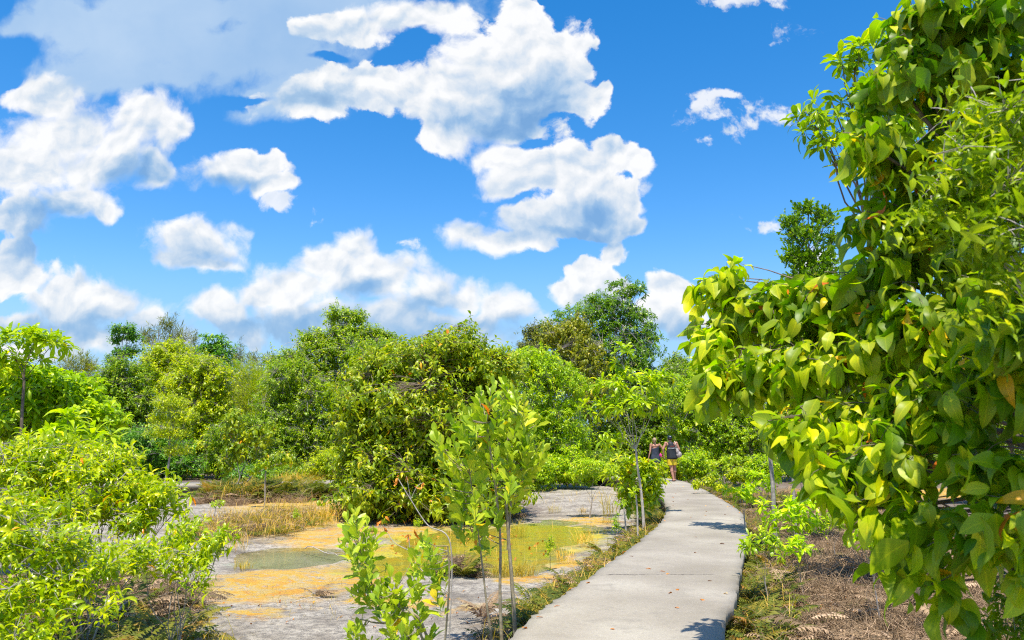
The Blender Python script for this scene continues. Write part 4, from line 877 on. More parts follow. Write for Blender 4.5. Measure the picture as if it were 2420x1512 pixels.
for i, (x, D, tx, ty, sc, sp, m, lb) in enumerate([(2056, 8.6, 2056, 1262, .75, 'rosette', 'obovate_bright', 'pale whorled seedling in the brush under the hanging leaves'), (1800, 9.6, 1800, 1275, .8, 'rosette', 'rosette', 'leafy young shrub between the ferns at the right edge of the walkway'), (1880, 10.4, 1885, 1290, .7, 'rosette', 'obovate_bright', 'blunt-leaved young shrub in the brush below the grey trunks'),
    (1960, 12.5, 1965, 1215, .9, 'alt', 'bush_bright', 'slender green shrub behind the brush at mid right'), (1805, 16.5, 1800, 1130, 1.0, 'rosette', 'obovate_bright', 'bright whorled shrub at the foot of the first grey trunk')]):
    T('shrub', lb, 'shrub', x, D, [(tx,ty,34,18),(tx-24,ty+16,20,12),(tx+22,ty+12,22,14)], sp, m, seed=180+i, lod=2, scale=sc, r0=.009, fork=.45, dens=.6, group=RG, upb=.9)
# ------------------------------------------------------------------ undergrowth
def undergrowth():
    rng = np.random.default_rng(300)
    # dead bracken and twigs, brown-grey
    tw = Bag(); lv = Bag()
    zones = [(strip_right(.05, 3.2, 5, 18), 2600, .22), (strip_right(.15, 3.0, 6, 13), 260, .36), (strip_right(.2, 4.5, 4, 9), 1700, .22), (strip_left(.0, .8, 6, 20), 1300, .22), (ellipse(-4.3, 6.6, 1.8, 1.4), 2600, .26), (ellipse(-2.75, 6.0, .5, .4), 300, .16), (ellipse(-6.0, 9.5, 2.4, 2.2), 1500, .3),
             (ellipse(*GE(590, 1250, 130, 34)), 420, .30), (ellipse(*GE(600, 1180, 120, 12)), 500, .4), (ellipse(*GE(1090, 1350, 40, 14)), 150, .25), (ellipse(*GE(1010, 1215, 230, 16)), 900, .2), (strip_right(.1, 5, 16, 30), 1500, .35)]
    for f, n, L in zones:
        P = clumpy(scatter(rng, int(n * 6.5), f), rng, .22)
        hump = np.clip(.5 + .5 * np.sin(P[:, 0] * 2.3 + 1) * np.sin(P[:, 1] * 1.9), 0, 1); P[:, 2] += hump * L * 1.1 * rng.random(len(P)) ** 1.5
        twigs_into(tw, P, L, rng, .0036)
        Q = P[rng.random(len(P)) < .16]; fern_into(lv, tw, Q, L * 1.25, 1, rng, 0, 1, 0, .6, .03)
    o = tw.build('dead_undergrowth', MT['fern_dead']); tag(o, 'grey-brown tangle of dead bracken stalks on the sand', 'undergrowth', kind='stuff')
    o = lv.build('dead_undergrowth', MT['fern_dead']); tag(o, 'withered brown fern fronds matted over the ground', 'undergrowth', kind='stuff')
    # living ferns as one carpet
    fr = Bag()
    for f, n, L, k in [(strip_left(.0, .45, 6.2, 22), 330, .34, 4), (strip_left(.02, .6, 7.5, 19), 190, .42, 4), (strip_right(.05, .5, 7, 15), 60, .45, 4), (strip_right(.0, .5, 5.5, 20), 150, .36, 3), (ellipse(-4.1, 6.4, 1.7, 1.3), 130, .55, 4), (ellipse(-5.8, 9.5, 2.2, 2.2), 60, .45, 4), (ellipse(*GE(630, 1176, 130, 12)), 170, .9, 5), (ellipse(*GE(640, 1250, 120, 26)), 40, .35, 4), (strip_right(.6, 3.0, 8, 17), 60, .3, 3), (strip_right(.1, 2.5, 17, 32), 90, .55, 4), (strip_left(.05, .8, 19, 30), 50, .5, 4)]:
        fern_into(fr, fr, clumpy(scatter(rng, int(n * 2.2), f), rng, .3), L, k, rng, 0, .95, 0, 1.0, .03)
    o = fr.build('fern_undergrowth', MT['fern']); tag(o, 'green ferns growing thickly along the walkway edges', 'undergrowth', kind='stuff')
    g = Bag()
    for f, n, L, w in [(ellipse(*GE(640, 1250, 150, 38)), 900, .62, .008), (ellipse(*GE(720, 1150, 60, 8)), 700, .9, .012), (ellipse(*GE(600, 1180, 100, 12)), 400, .9, .012), (strip_left(.0, .7, 7, 20), 420, .5, .007), (strip_right(.0, .6, 6, 20), 260, .45, .006), (ellipse(*GE(1200, 1180, 300, 14)), 250, .35, .008), (ellipse(*GE(1130, 1260, 330, 50)), 160, .30, .006), (ellipse(*GE(760, 1420, 260, 60)), 130, .14, .004), (ellipse(*GE(1900, 1200, 260, 30)), 500, .5, .008), (ellipse(-4.2, 7.0, 2.0, 1.8), 250, .4, .005)]:
        grass_into(g, clumpy(scatter(rng, int(n * 2.5), f), rng, .4), L, rng, .5, w)
    o = g.build('grass', MT['grass']); tag(o, 'thin dry yellow-green grass on the mineral mat', 'grass', kind='stuff')
    l = Bag()
    for f, n, L in [(strip_right(.1, 3.2, 4.5, 9), 900, .09), (strip_right(.1, 3, 9, 20), 500, .09), (ellipse(*GE(1930, 1480, 220, 46)), 800, .10), (ellipse(*GE(1990, 1400, 240, 40)), 250, .12), (ellipse(*GE(1010, 1215, 230, 18)), 700, .16), (ellipse(-4.0, 6.4, 1.7, 1.5), 300, .09), (ellipse(*GE(1100, 1290, 220, 40)), 60, .12), (ellipse(*GE(900, 1440, 420, 50)), 60, .06)]:
        P = scatter(rng, n, f); m = len(P); P[:, 2] = np.maximum(P[:, 2], -.05) + .012 + .03 * rng.random(m); az = rng.random(m) * 6.283
        A = np.stack([np.cos(az), np.sin(az), rng.normal(0, .25, m)], 1); N = np.array([0, 0, 1.]) + rng.normal(0, .4, (m, 3))
        V, F, rr, uv = leaves(P, A, N, L * (.5 + .8 * rng.random(m)), L * .35 * (.6 + .6 * rng.random(m)), 'elliptic', 2, .9, .4, rng.random(m), rng); l.add(V, [F], rr, uv)
    o = l.build('leaf_litter', MT['litter']); tag(o, 'curled orange-brown fallen leaves on the ground', 'litter', kind='stuff')
undergrowth()
def dead_brush():
    rng = np.random.default_rng(320); b = Bag()
    for f, n, r0_ in [(strip_right(.35, 3.6, 5.2, 15), 150, .34), (strip_right(.3, 5.5, 8, 20), 90, .45), (ellipse(-4.2, 6.4, 1.7, 1.2), 34, .34), (ellipse(*GE(590, 1250, 130, 34)), 16, .3), (ellipse(*GE(600, 1186, 130, 10)), 22, .45), (strip_left(.15, .8, 6.5, 19), 46, .20), (ellipse(*GE(1090, 1350, 30, 8)), 4, .28)]:
        for c in scatter(rng, n, f):
            r = r0_ * (.5 + .8 * rng.random()); m = int(110 * (.5 + r / .4))
            az = rng.random(m) * 6.283; el = np.arcsin(rng.random(m) ** .8); d = np.stack([np.cos(az) * np.cos(el), np.sin(az) * np.cos(el), np.sin(el) * .75], 1)
            t = np.linspace(0, 1, 5)[None, :, None]; l = r * (.6 + .6 * rng.random(m))[:, None, None]
            s = c + rng.normal(0, r * .28, (m, 3)) * [1, 1, .15]; s[:, 2] = np.abs(s[:, 2] - c[2]) + c[2]
            side = rng.normal(0, 1, (m, 3)); C = s[:, None] + d[:, None] * l * t + side[:, None] * l * .28 * np.sin(t * 2.6); C[:, :, 2] -= l[..., 0] * .30 * t[..., 0] ** 2; C += rng.normal(0, .012, C.shape); C[:, :, 2] = np.maximum(C[:, :, 2], c[2] + .003)
            V, F, u = tubes(C, np.linspace(.0034, .0014, 5)[None] * (.7 + .7 * rng.random((m, 1))), 3); b.add(V, F, np.repeat(.35 + .65 * rng.random(m), 15), u)
    o = b.build('dead_brush', MT['fern_dead']); tag(o, 'knee-high tangles of dry grey-brown brush beside the walkway', 'brush', kind='stuff')
    l = Bag()   # blown leaves and grit on the walkway
    n = 70; y = rng.uniform(5.5, 30, n); xl = np.interp(y, LEFT[:200, 1], LEFT[:200, 0]); xr = np.interp(y, RIGHT[:200, 1], RIGHT[:200, 0]); e_ = rng.random(n); e_ = np.where(rng.random(n) < .6, e_ ** 4, e_); e_ = np.where(rng.random(n) < .5, 1 - e_, e_)
    P = np.stack([xl + (xr - xl) * (.02 + .96 * e_), y, np.full(n, TOPZ + .006)], -1); az = rng.random(n) * 6.283
    V, F, rr, uv = leaves(P, np.stack([np.cos(az), np.sin(az), np.full(n, .05)], 1), np.array([0, 0, 1.]) + rng.normal(0, .2, (n, 3)), .05 + .06 * rng.random(n), .018 + .02 * rng.random(n), 'elliptic', 2, .6, .3, rng.random(n), rng); l.add(V, [F], rr, uv)
    o = l.build('fallen_leaves', MT['litter']); tag(o, 'few small dry leaves blown onto the concrete walkway', 'litter', kind='stuff')
dead_brush()
def single_growth():
    def fern(label, p, L, n, seed, m='fern', up=1.0, grp='single ferns'):
        rng = np.random.default_rng(seed); b = Bag(); fern_into(b, b, np.array([p]), L, n, rng, .2, .9, 0, up, .022)
        o = b.build('fern', MT[m], p); tag(o, label, 'fern', grp)
    P = lambda x, y: np.array(gnd(x, y))
    fern('yellowing fern fanned out at the bottom edge, left of the sand', np.array([*gnd(420, 1520)[:2], 0]), .55, 9, 401)
    fern('tall fern leaning in the middle of the bottom left thicket', P(300, 1480), .75, 9, 402)
    fern('dark fern beside the thinnest stem of the three-stemmed sapling', P(1140, 1470), .42, 8, 403, 'fern_dead', 1.1)
    fern('dark fern right of the three-stemmed sapling', P(1260, 1440), .40, 9, 404, 'fern', 1.1)
    fern('fern clump standing behind the three-stemmed sapling', P(1095, 1365), .50, 14, 405)
    fern('fern on the right edge of the walkway below the shrub', P(1790, 1310), .48, 10, 406)
    fern('small fern clump in front of the walkway crack', P(1330, 1375), .36, 9, 407)
    def tuft(label, p, L, n, r, seed, w=.006, lean=.35, rlo=0, rhi=.6):
        rng = np.random.default_rng(seed); b = Bag(); a = rng.random(n) * 6.283; q = np.sqrt(rng.random(n)) * r
        Q = np.stack([p[0] + q * np.cos(a), p[1] + q * np.sin(a), np.full(n, float(height(p[0], p[1])))], 1); grass_into(b, Q, L, rng, lean, w, rlo, rhi)
        o = b.build('grass_tuft', MT['grass'], p); tag(o, label, 'grass tuft', 'grass tufts')
    tuft('dense sedge tuft at the near rim of the yellow-green pool', P(1215, 1362), .34, 420, .35, 411)
    tuft('tall thin grass clump left of the slim sapling', P(1440, 1232), 1.15, 60, .22, 412, .009, .25)
    tuft('small tuft on the grey sand behind the pool', P(1310, 1208), .35, 70, .2, 413)
    tuft('small tuft alone on the far grey sand', P(1378, 1212), .3, 50, .12, 414, rlo=.4, rhi=1)
    tuft('tuft growing out of the orange strip at left', P(575, 1345), .22, 60, .15, 415)
    tuft('grass tuft in the water left of the sapling stems', P(1100, 1270), .4, 60, .2, 416)
    tuft('tuft of green blades right of the big round bush', P(1225, 1262), .45, 60, .15, 417)
    tuft('weedy tuft on the left bank of the walkway beside the pool', P(1385, 1290), .42, 90, .2, 418, .007, .5, .2, 1)
    tuft('dry straw tuft between pool and walkway', P(1335, 1330), .34, 80, .16, 419, .006, .6, .4, 1)
    tuft('thin straw tuft at the left end of the grey-green puddle', P(560, 1300), .5, 70, .2, 441, .007, .4, .3, 1)
    tuft('pale tuft on the orange flat left of the big round bush', P(770, 1235), .45, 70, .2, 442, .009, .4, .2, .9)
    fern('small fern on the orange flat below the big round bush', P(880, 1262), .35, 7, 443)
    fern('brown fern clump rooted in the grey sand left of the low sapling', P(745, 1410), .28, 9, 444, 'fern_dead', .9)
    fern('green fern hanging over the left edge of the walkway near the bottom', P(1285, 1420), .36, 10, 445)
    fern('fern clump half way along the left edge of the walkway', P(1430, 1320), .42, 12, 446)
    for i, (x, y, s_, lb) in enumerate([(1300,1345,.55,'slender weed with pale green leaves on the bank left of the walkway'), (1455,1285,.6,'leafy weed standing between the ferns left of the walkway'), (985,1262,.4,'little yellow-green seedling at the far rim of the pool'), (700,1250,.5,'twiggy green seedling in the straw grass')]):
        p = gnd(x, y); plant('seedling', lb, 'seedling', (p[0], p[1], float(height(p[0], p[1]))), [(p[0], p[1], s_ * .65, .12, .12, s_ * .35)], 'alt', 'bush_bright', seed=450+i, lod=1, scale=.7, r0=.005, fork=.5, dens=.4, barkm='twig_green', group='weeds in the clearing')
    def stick(label, a, b_, r, seed, dz=.03):
        rng = np.random.default_rng(seed); A, Bp = np.array(a), np.array(b_); b = Bag()
        for k in range(3):
            t0 = 0 if k == 0 else .35 + .25 * k; s = A + (Bp - A) * t0; e = Bp if k == 0 else s + (Bp - A) * .3 + np.array([rng.normal(0, .2), rng.normal(0, .2), .05])
            C = curve(s, e, .06, 9, rng, .06); C[:, 2] += dz; V, F, u = tubes(C[None], np.linspace(r, r * .4, 9)[None] / (1 + k * .7), 6); b.add(V, F, .5, u)
        o = b.build('fallen_branch', MT['bark_pale'], a); tag(o, label, 'branch', 'fallen branches')
    stick('long bare white branch lying on the ground at lower right', gnd(2150, 1500), gnd(1960, 1430), .010, 421)
    stick('pale forked stick on the mat behind the right-hand leaves', gnd(2110, 1330), gnd(1990, 1360), .010, 422)
    stick('dead stick across the mat in the bottom left thicket', gnd(260, 1500), gnd(420, 1440), .012, 423, .15)
    stick('thin stick at the edge of the grey-green water', gnd(720, 1300), gnd(800, 1318), .010, 424)
    stick('stick lying below the orange strip', gnd(690, 1430), gnd(840, 1436), .006, 425)
    # small leafy seedlings in the litter
    for i, (x, y, s_, lb) in enumerate([(1850,1420,.35,'upright green seedling in the dead ferns, right of the walkway'), (1800,1330,.3,'yellow-green seedling rooted at the walkway edge'), (1935,1325,.25,'small green seedling in the middle of the dead mat'), (1870,1500,.3,'seedling at the bottom edge among the orange leaves')]):
        p = gnd(x, y); h_ = s_; plant('seedling', lb, 'seedling', (p[0], p[1], float(height(p[0], p[1]))), [(p[0], p[1], h_ * .6, .09, .09, h_ * .35)], 'alt', 'bush_bright', seed=430+i, lod=1, scale=.55, r0=.004, fork=.5, dens=.5, barkm='twig_green', group='seedlings in the dead ferns')
single_growth()
# ------------------------------------------------------------------ the two walkers
def simple_mat(name, col, rough=.7, spec=.3, noise=None):
    m, t = new_mat(name); c = (*col, 1)
    if noise:
        n = t.noise(t.add('ShaderNodeTexCoord').outputs['Object'], noise[0], 4.0, .6); c = t.ramp(n, noise[1])
    b = t.add('ShaderNodeBsdfPrincipled', {'Roughness': rough, 'Specular IOR Level': spec}); t.set(b.inputs['Base Color'], c)
    out_surface(t, b.outputs[0]); MT[name] = m; return m
simple_mat('skin', (.50, .25, .16), .55, .35, (6, [(.35, (.44, .21, .13)), (.65, (.54, .28, .18))]))
simple_mat('skin_man', (.50, .25, .16), .55, .35, (6, [(.35, (.42, .20, .13)), (.65, (.52, .27, .18))]))
simple_mat('blonde hair', (.3, .2, .1), .5, .4, (40, [(.35, (.16, .10, .05)), (.5, (.34, .24, .13)), (.7, (.55, .43, .28))]))
simple_mat('dark hair', (.03, .02, .015), .5)
simple_mat('black jersey', (.018, .021, .024), .55, .4, (5, [(.4, (.014, .016, .018)), (.65, (.035, .040, .045))]))
simple_mat('slate cloth', (.03, .04, .06), .8, .2, (6, [(.4, (.026, .034, .050)), (.65, (.050, .060, .085))]))
simple_mat('yellow cloth', (.80, .58, .03), .7, .2, (7, [(.35, (.72, .48, .02)), (.65, (.85, .66, .05))]))
simple_mat('navy cap', (.012, .03, .05), .6)
simple_mat('white print', (.75, .75, .75), .6)
simple_mat('red print', (.55, .12, .09), .6)
simple_mat('cream strap', (.70, .62, .50), .7)
simple_mat('bag weave', (.4, .35, .33), .8, .2, (34, [(.40, (.07, .055, .09)), (.47, (.36, .30, .28)), (.55, (.66, .60, .54)), (.65, (.30, .22, .22))]))
simple_mat('dark rubber', (.02, .02, .022), .6)
simple_mat('pink cloth', (.70, .06, .25), .6)

def cone_bag(b, p0, r0, p1, r1, sides=14):
    p0, p1 = np.array(p0, float), np.array(p1, float); d = p1 - p0; l = np.linalg.norm(d); u = d / l
    ts = []; rs = []
    for a in np.linspace(-1, 0, 5)[:-1]: ts.append(a * r0); rs.append(r0 * math.sqrt(max(0, 1 - a * a)) + 1e-4)
    for a in np.linspace(0, 1, 4): ts.append(l * a); rs.append(r0 + (r1 - r0) * a)
    for a in np.linspace(0, 1, 5)[1:]: ts.append(l + a * r1); rs.append(r1 * math.sqrt(max(0, 1 - a * a)) + 1e-4)
    P = p0 + u * np.array(ts)[:, None]; V, F, uu = tubes(P[None], np.array(rs)[None], sides); n = len(V)
    caps = np.array([[0, i + 1, i] for i in range(1, sides - 1)] + [[n - sides, n - sides + i, n - sides + i + 1] for i in range(1, sides - 1)])
    b.add(V, [F, caps])
def ball(b, c, r, seg=18, rings=12, squash=None):
    th = np.linspace(0, np.pi, rings + 1); ph = np.arange(seg) * 2 * np.pi / seg
    V = np.stack([np.sin(th)[:, None] * np.cos(ph), np.sin(th)[:, None] * np.sin(ph), np.cos(th)[:, None] * np.ones(seg)], -1).reshape(-1, 3) * np.array(r)
    V = V + np.array(c)
    i = np.arange(rings)[:, None] * seg; j = np.arange(seg)[None]; j2 = (j + 1) % seg
    F = np.stack([i + j, i + seg + j, i + seg + j2, i + j2], -1).reshape(-1, 4); b.add(V, [F])
def fuse(name, b, mat, parent, voxel=.009, smooth=3):
    o = b.build(name, mat, (0, 0, 0), None)
    md = o.modifiers.new('r', 'REMESH'); md.mode = 'VOXEL'; md.voxel_size = voxel
    ms = o.modifiers.new('s', 'SMOOTH'); ms.iterations = smooth; ms.factor = .5
    bpy.context.view_layer.update()
    dg = bpy.context.evaluated_depsgraph_get(); me = bpy.data.meshes.new_from_object(o.evaluated_get(dg))
    o.modifiers.clear(); old = o.data; o.data = me; bpy.data.meshes.remove(old); me.name = name
    me.materials.clear(); me.materials.append(mat)
    me.polygons.foreach_set('use_smooth', np.ones(len(me.polygons), dtype=bool))
    o.parent = parent; return o
def loft(name, rings, mat, parent, seg=36, thick=0., fold=0., ph=0.):
    """rings: (cx, cy, z, rx, ry[, tilt in z across x]) open garment; gets wall thickness"""
    a = np.arange(seg) * 2 * np.pi / seg; V = []
    for k, r in enumerate(rings):
        f = 1 + fold * np.sin(a * 7 + ph + k * .3) * (k / len(rings))
        V.append(np.stack([r[0] + r[3] * np.cos(a) * f, r[1] + r[4] * np.sin(a) * f, r[2] + (r[5] if len(r) > 5 else 0) * np.cos(a) + (r[6] if len(r) > 6 else 0) * np.sin(a)], -1))
    n = len(rings); i = np.arange(n - 1)[:, None] * seg; j = np.arange(seg)[None]; j2 = (j + 1) % seg
    F = np.stack([i + j, i + j2, i + seg + j2, i + seg + j], -1).reshape(-1, 4)
    o = mesh_np(name, np.concatenate(V), [F], mat, parent=parent)
    if thick:
        md = o.modifiers.new('t', 'SOLIDIFY'); md.thickness = thick; md.offset = -1
    return o
def hand(b, w, d, side, s=1.0, curl=.6):
    """w wrist point, d direction the hand hangs, side unit vector towards the thumb"""
    d = norm(np.array(d, float)); side = norm(np.array(side, float) - d * np.dot(side, d)); pal = np.cross(d, side)
    c = np.array(w) + d * .045 * s
    for k in (-1.1, -.37, .37, 1.1):
        cone_bag(b, np.array(w) + side * k * .012 * s, .014 * s, np.array(w) + d * .082 * s + side * k * .021 * s, .0125 * s, 8)
    for k, ln in ((-1.35, .062), (-.45, .075), (.45, .080), (1.35, .070)):
        p = np.array(w) + d * .085 * s + side * k * .0185 * s; q = p + (d * .8 + pal * curl * .6) * ln * .5 * s; e = q + (d * .45 + pal * curl) * ln * .45 * s
        cone_bag(b, p, .0092 * s, q, .0085 * s, 8); cone_bag(b, q, .0085 * s, e, .0075 * s, 8)
    p = np.array(w) + d * .022 * s + side * .026 * s; q = p + (side * .8 + d * .6) * .034 * s; e = q + (d * .9 + pal * .3) * .030 * s
    cone_bag(b, p, .0125 * s, q, .0105 * s, 8); cone_bag(b, q, .0105 * s, e, .0085 * s, 8)
def head(b, c, s=1.0):
    c = np.array(c, float)
    ball(b, c + [0, -.008 * s, .02 * s], (.076 * s, .095 * s, .090 * s)); ball(b, c + [0, .028 * s, -.045 * s], (.058 * s, .062 * s, .072 * s))   # skull, jaw (faces +y)
    cone_bag(b, c + [0, .088 * s, .015 * s], .010 * s, c + [0, .106 * s, -.018 * s], .014 * s, 8)        # nose
    ball(b, c + [0, .088 * s, -.052 * s], (.024 * s, .012 * s, .010 * s), 10, 6)                          # lips
    for sx in (-1, 1):
        ball(b, c + [sx * .078 * s, .0, -.005 * s], (.009 * s, .020 * s, .031 * s), 10, 8)                 # ear
        ball(b, c + [sx * .030 * s, .080 * s, .018 * s], (.014 * s, .012 * s, .010 * s), 10, 6)            # eyelid

def walkers():
    g0 = gnd(1592, 1137, TOPZ); gm = np.array([g0[0], g0[1], TOPZ + .005])
    # ---- man
    root = empty('person', gm, 'man in black sleeveless shirt, yellow shorts and dark cap walking away', 'person', 'two walkers hand in hand')
    b = Bag(); W = lambda *p: np.array(p, float)
    ball(b, (-.055, 0, .86), (.165, .115, .13)); ball(b, (-.06, 0, 1.03), (.145, .10, .15)); ball(b, (-.065, 0, 1.25), (.170, .112, .19))
    ball(b, (-.07, -.012, 1.38), (.190, .100, .095))
    cone_bag(b, (-.09, -.005, 1.40), .062, (-.108, .012, 1.53), .056); head(b, (-.112, .02, 1.61), 1.0)
    for sx, kx in ((-1, -.265), (1, .125)): ball(b, (kx, -.005, 1.435), (.068, .062, .062))
    # left arm down and back to the woman's hand, right arm crooked over the bag
    cone_bag(b, (-.272, -.005, 1.43), .052, (-.385, -.04, 1.205), .042); cone_bag(b, (-.385, -.04, 1.205), .042, (-.362, .0, 1.00), .028); hand(b, (-.362, .0, .985), (.08, .05, -1), (.2, 1, 0), 1.05, .8)
    cone_bag(b, (.135, -.005, 1.43), .052, (.232, -.03, 1.20), .042); cone_bag(b, (.232, -.03, 1.20), .042, (.245, .19, 1.10), .028); hand(b, (.245, .20, 1.095), (-.2, 1, -.2), (0, .1, 1), 1.0, 1.0)
    # legs: left foot forward of the right, mid-stride
    for hx, kx, ky, ax, ay, az in ((-.135, -.080, -.02, -.035, -.115, .085), (.025, .055, .075, .060, .13, .075)):
        cone_bag(b, (hx, 0, .84), .098, (kx, ky, .50), .060); cone_bag(b, (kx, ky, .50), .060, (kx * .9 + ax * .1, ky - .028, .37), .063); cone_bag(b, (kx, ky - .012, .42), .058, (ax, ay, az), .036)
        cone_bag(b, (ax, ay - .02, .040), .036, (ax, ay + .06, .052), .040); cone_bag(b, (ax, ay + .06, .045), .040, (ax + .005, ay + .15, .030), .030)
    b.V = [v + gm for v in b.V]; o = fuse('body', b, MT['skin_man'], None); o.data.transform(Matrix.Translation([-float(v) for v in gm])); o.parent = root
    loft('shirt', [(-.095, -.012, 1.475, .085, .075), (-.09, -.014, 1.455, .108, .098), (-.08, -.015, 1.40, .126, .118), (-.072, -.012, 1.33, .140, .125), (-.066, -.005, 1.24, .166, .128), (-.062, 0, 1.12, .182, .135), (-.056, 0, 1.0, .186, .140), (-.050, 0, .90, .194, .146), (-.046, 0, .845, .196, .150, .0, .02)], MT['black jersey'], root, thick=.006, fold=.035)
    shorts_mesh(root, MT['yellow cloth'], -.055, .93, .60, .182, .135)
    cap = Bag(); c = W(-.112, .012, 1.655); ball(cap, c, (.088, .106, .085)); 
    Vc = np.concatenate(cap.V); 
    for v in cap.V: v[:, 2] = np.maximum(v[:, 2], 1.655 - .028)
    o = cap.build('cap', MT['navy cap'], parent=root)
    br = Bag(); ball(br, (-.112, .125, 1.640), (.075, .075, .010)); br.build('cap_brim', MT['navy cap'], parent=o)
    lg = Bag(); V, F, u = tubes(np.array([[(-.135 + .012 * k, -.093 - .004 * math.sin(k), 1.668 + .022 * math.sin(k / 4 * math.pi)) for k in range(5)]]), np.full((1, 5), .008), 6); lg.add(V, [F]); lg.build('cap_emblem', MT['white print'], parent=o)
    hr = Bag(); ball(hr, (-.112, .0, 1.600), (.080, .098, .060)); 
    for v in hr.V: v[:, 1] = np.minimum(v[:, 1], .02)
    hr.build('hair', MT['dark hair'], parent=root)
    def text(s, mat, z, h, x0, y):
        cu = bpy.data.curves.new('lettering', 'FONT'); cu.body = s; cu.size = h; cu.align_x = 'CENTER'; cu.extrude = .002
        t_ = bpy.data.objects.new('lettering', cu); COL.objects.link(t_); bpy.context.view_layer.update()
        me = bpy.data.meshes.new_from_object(t_.evaluated_get(bpy.context.evaluated_depsgraph_get())); bpy.data.objects.remove(t_)
        me.transform(Matrix.Translation((x0, y, z)) @ Matrix.Rotation(R(90), 4, 'X')); me.materials.append(mat)
        link(bpy.data.objects.new('lettering', me), root)
    text('ALNGUETTA', MT['white print'], 1.228, .056, -.045, -.146)
    pr = Bag()      # the worn red line above it, unreadable in the photograph: a row of small worn blocks
    for k in range(9):
        V, F, u = tubes(np.array([[(-.125 + k * .0165, -.144, 1.322), (-.115 + k * .0165, -.144, 1.322 + .003 * math.sin(k * 2.1))]]), np.full((1, 2), .010 + .003 * math.sin(k * 1.7)), 6); pr.add(V, [F])
    pr.build('chest_print', MT['red print'], parent=root)
    # slippers
    for ax, ay in ((-.035, -.115), (.060, .13)):
        s_ = Bag(); ball(s_, (ax, ay + .045, .006), (.050, .135, .014)); V, F, u = tubes(np.array([[(ax - .045, ay + .06, .01), (ax - .02, ay + .085, .075), (ax + .02, ay + .085, .075), (ax + .045, ay + .06, .01)]]), np.full((1, 4), .010), 6); s_.add(V, [F]); s_.build('slipper', MT['dark rubber'], parent=root)
    # ---- shoulder bag hanging from his right shoulder
    gb = gm + W(.2, .02, .88); rb = empty('shoulder_bag', gb, 'cream and purple patterned woven bag on the man\'s right shoulder', 'bag')
    b = Bag(); ball(b, (.215, -.03, 1.00), (.115, .085, .125)); ball(b, (.16, -.045, 1.12), (.070, .070, .13)); ball(b, (.255, -.01, .985), (.085, .075, .075)); cone_bag(b, (.11, -.06, 1.28), .028, (.15, -.05, 1.15), .055)
    o = fuse('pouch', b, MT['bag weave'], None, .012, 4); o.data.transform(Matrix.Translation([-float(v) for v in (gb - gm)])); o.parent = rb
    b = Bag(); P = spline([(.13, -.06, 1.24), (.10, -.115, 1.36), (.062, -.085, 1.475), (.072, .0, 1.500), (.10, .11, 1.40), (.17, .10, 1.2), (.2, .04, 1.08)], 6); V, F, u = tubes(P[None], np.full((1, len(P)), .012), 8); b.add(V - (gb - gm), [F]); b.build('strap', MT['cream strap'], parent=rb)
    # ---- woman
    gw = gm + W(-.66, .12, 0); root = empty('person', gw, 'woman in short slate playsuit with pinned-up blonde hair walking beside the man', 'person', 'two walkers hand in hand')
    b = Bag()
    ball(b, (0, 0, .83), (.165, .120, .125)); ball(b, (0, 0, 1.00), (.120, .088, .14)); ball(b, (0, 0, 1.18), (.140, .092, .15)); ball(b, (0, -.006, 1.33), (.155, .080, .08))
    cone_bag(b, (-.01, 0, 1.33), .050, (-.02, .012, 1.455), .044); head(b, (-.02, .02, 1.535), .95)
    ball(b, (-.165, 0, 1.375), (.050, .050, .050)); ball(b, (.165, 0, 1.375), (.050, .050, .050))
    cone_bag(b, (-.170, 0, 1.37), .042, (-.205, -.03, 1.10), .034); cone_bag(b, (-.205, -.03, 1.10), .034, (-.262, .0, .87), .023); hand(b, (-.262, 0, .86), (-.12, .1, -1), (.2, 1, 0), .92, .6)
    cone_bag(b, (.170, 0, 1.37), .042, (.335, -.02, 1.175), .034); cone_bag(b, (.335, -.02, 1.175), .034, (.30, -.06, .98), .023); hand(b, (.298, -.065, .972), (.0, -.15, -1), (-.2, 1, 0), .92, .9)
    for hx, kx, ky, ax, ay in ((-.08, -.07, .04, -.065, .09), (.08, .065, -.02, .05, -.13)):
        cone_bag(b, (hx, 0, .80), .092, (kx, ky, .47), .052); cone_bag(b, (kx, ky - .02, .38), .054, (ax, ay, .08), .030); cone_bag(b, (kx, ky, .47), .052, (kx, ky - .02, .38), .054)
        cone_bag(b, (ax, ay - .02, .038), .030, (ax, ay + .13, .028), .028)
    b.V = [v + gw for v in b.V]; o = fuse('body', b, MT['skin'], None); o.data.transform(Matrix.Translation([-float(v) for v in gw])); o.parent = root
    loft('playsuit', [(0, 0, 1.285, .135, .098, .035, .03), (0, 0, 1.24, .148, .102, .03, .02), (0, 0, 1.12, .150, .106), (0, 0, 1.02, .152, .112), (0, 0, .97, .158, .118), (0, 0, .93, .176, .132), (0, 0, .84, .190, .146), (0, 0, .74, .202, .158), (0, 0, .685, .206, .160)], MT['slate cloth'], root, thick=.005, fold=.05)
    for sx in (-1, 1):
        st = Bag()
        P = spline([(sx * .105, -.075, 1.27), (sx * .108, -.082, 1.36), (sx * .110, -.03, 1.418), (sx * .105, .06, 1.36), (sx * .09, .09, 1.28)], 5); V, F, u = tubes(P[None], np.full((1, len(P)), .005), 6); st.add(V, [F])
        st.build('shoulder_strap', MT['slate cloth'], parent=root)
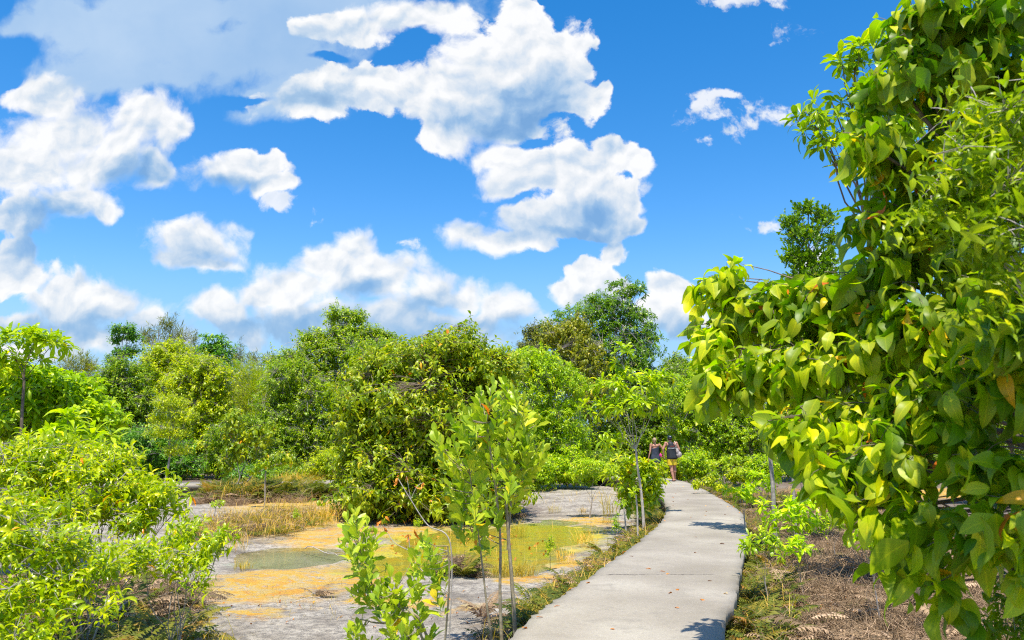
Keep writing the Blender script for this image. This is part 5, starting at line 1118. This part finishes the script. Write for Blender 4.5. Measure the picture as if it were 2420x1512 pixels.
    h = Bag(); ball(h, (-.02, -.002, 1.560), (.084, .102, .092)); ball(h, (-.015, -.085, 1.545), (.050, .045, .060)); ball(h, (-.035, -.095, 1.50), (.024, .022, .055)); cone_bag(h, (.0, -.08, 1.50), .026, (-.012, -.085, 1.36), .010)
    o = fuse('hair', h, MT['blonde hair'], None, .009, 2); o.parent = root
    for ax, ay in ((-.065, .09), (.05, -.13)):
        s_ = Bag(); ball(s_, (ax, ay + .04, .004), (.042, .12, .012)); s_.build('slipper', MT['dark rubber'], parent=root)
    gp = gm + W(-.475, .0, .985); b = Bag(); ball(b, (0, 0, 0), (.045, .03, .055)); ball(b, (.02, 0, -.045), (.03, .028, .045)); ball(b, (-.01, .01, .04), (.025, .03, .03)); ball(b, (-.035, 0, -.01), (.02, .02, .05))
    o = fuse('cloth_pouch', b, MT['pink cloth'], None, .008, 2); o.location = [float(v) for v in gp]; tag(o, 'small pink cloth bundle held between the two walkers', 'pouch')

def shorts_mesh(root, mat, cx, z1, z0, rx, ry):
    b = Bag(); seg = 28; a = np.arange(seg) * 2 * np.pi / seg
    def tube_(rings):
        V = [np.stack([r[0] + r[3] * np.cos(a), r[1] + r[4] * np.sin(a), np.full(seg, r[2])], -1) for r in rings]; n = len(rings); i = np.arange(n - 1)[:, None] * seg; j = np.arange(seg)[None]; j2 = (j + 1) % seg
        F = np.stack([i + j, i + j2, i + seg + j2, i + seg + j], -1).reshape(-1, 4)
        cap0 = np.array([[0, k, k + 1] for k in range(1, seg - 1)]); cap1 = np.array([[(n - 1) * seg, (n - 1) * seg + k + 1, (n - 1) * seg + k] for k in range(1, seg - 1)])
        b.add(np.concatenate(V), [F, cap0, cap1])
    tube_([(cx, 0, z1, rx * .92, ry * .92), (cx, 0, .86, rx, ry), (cx, 0, .80, rx * .98, ry)])
    tube_([(cx - .075, 0, .87, rx * .56, ry * .96), (cx - .082, 0, .75, rx * .54, ry * .88), (cx - .072, -.005, z0, rx * .56, ry * .86)])
    tube_([(cx + .078, 0, .87, rx * .56, ry * .96), (cx + .092, .01, .75, rx * .54, ry * .88), (cx + .100, .025, z0, rx * .54, ry * .86)])
    o = fuse('shorts', b, mat, None, .012, 3); o.parent = root
walkers()
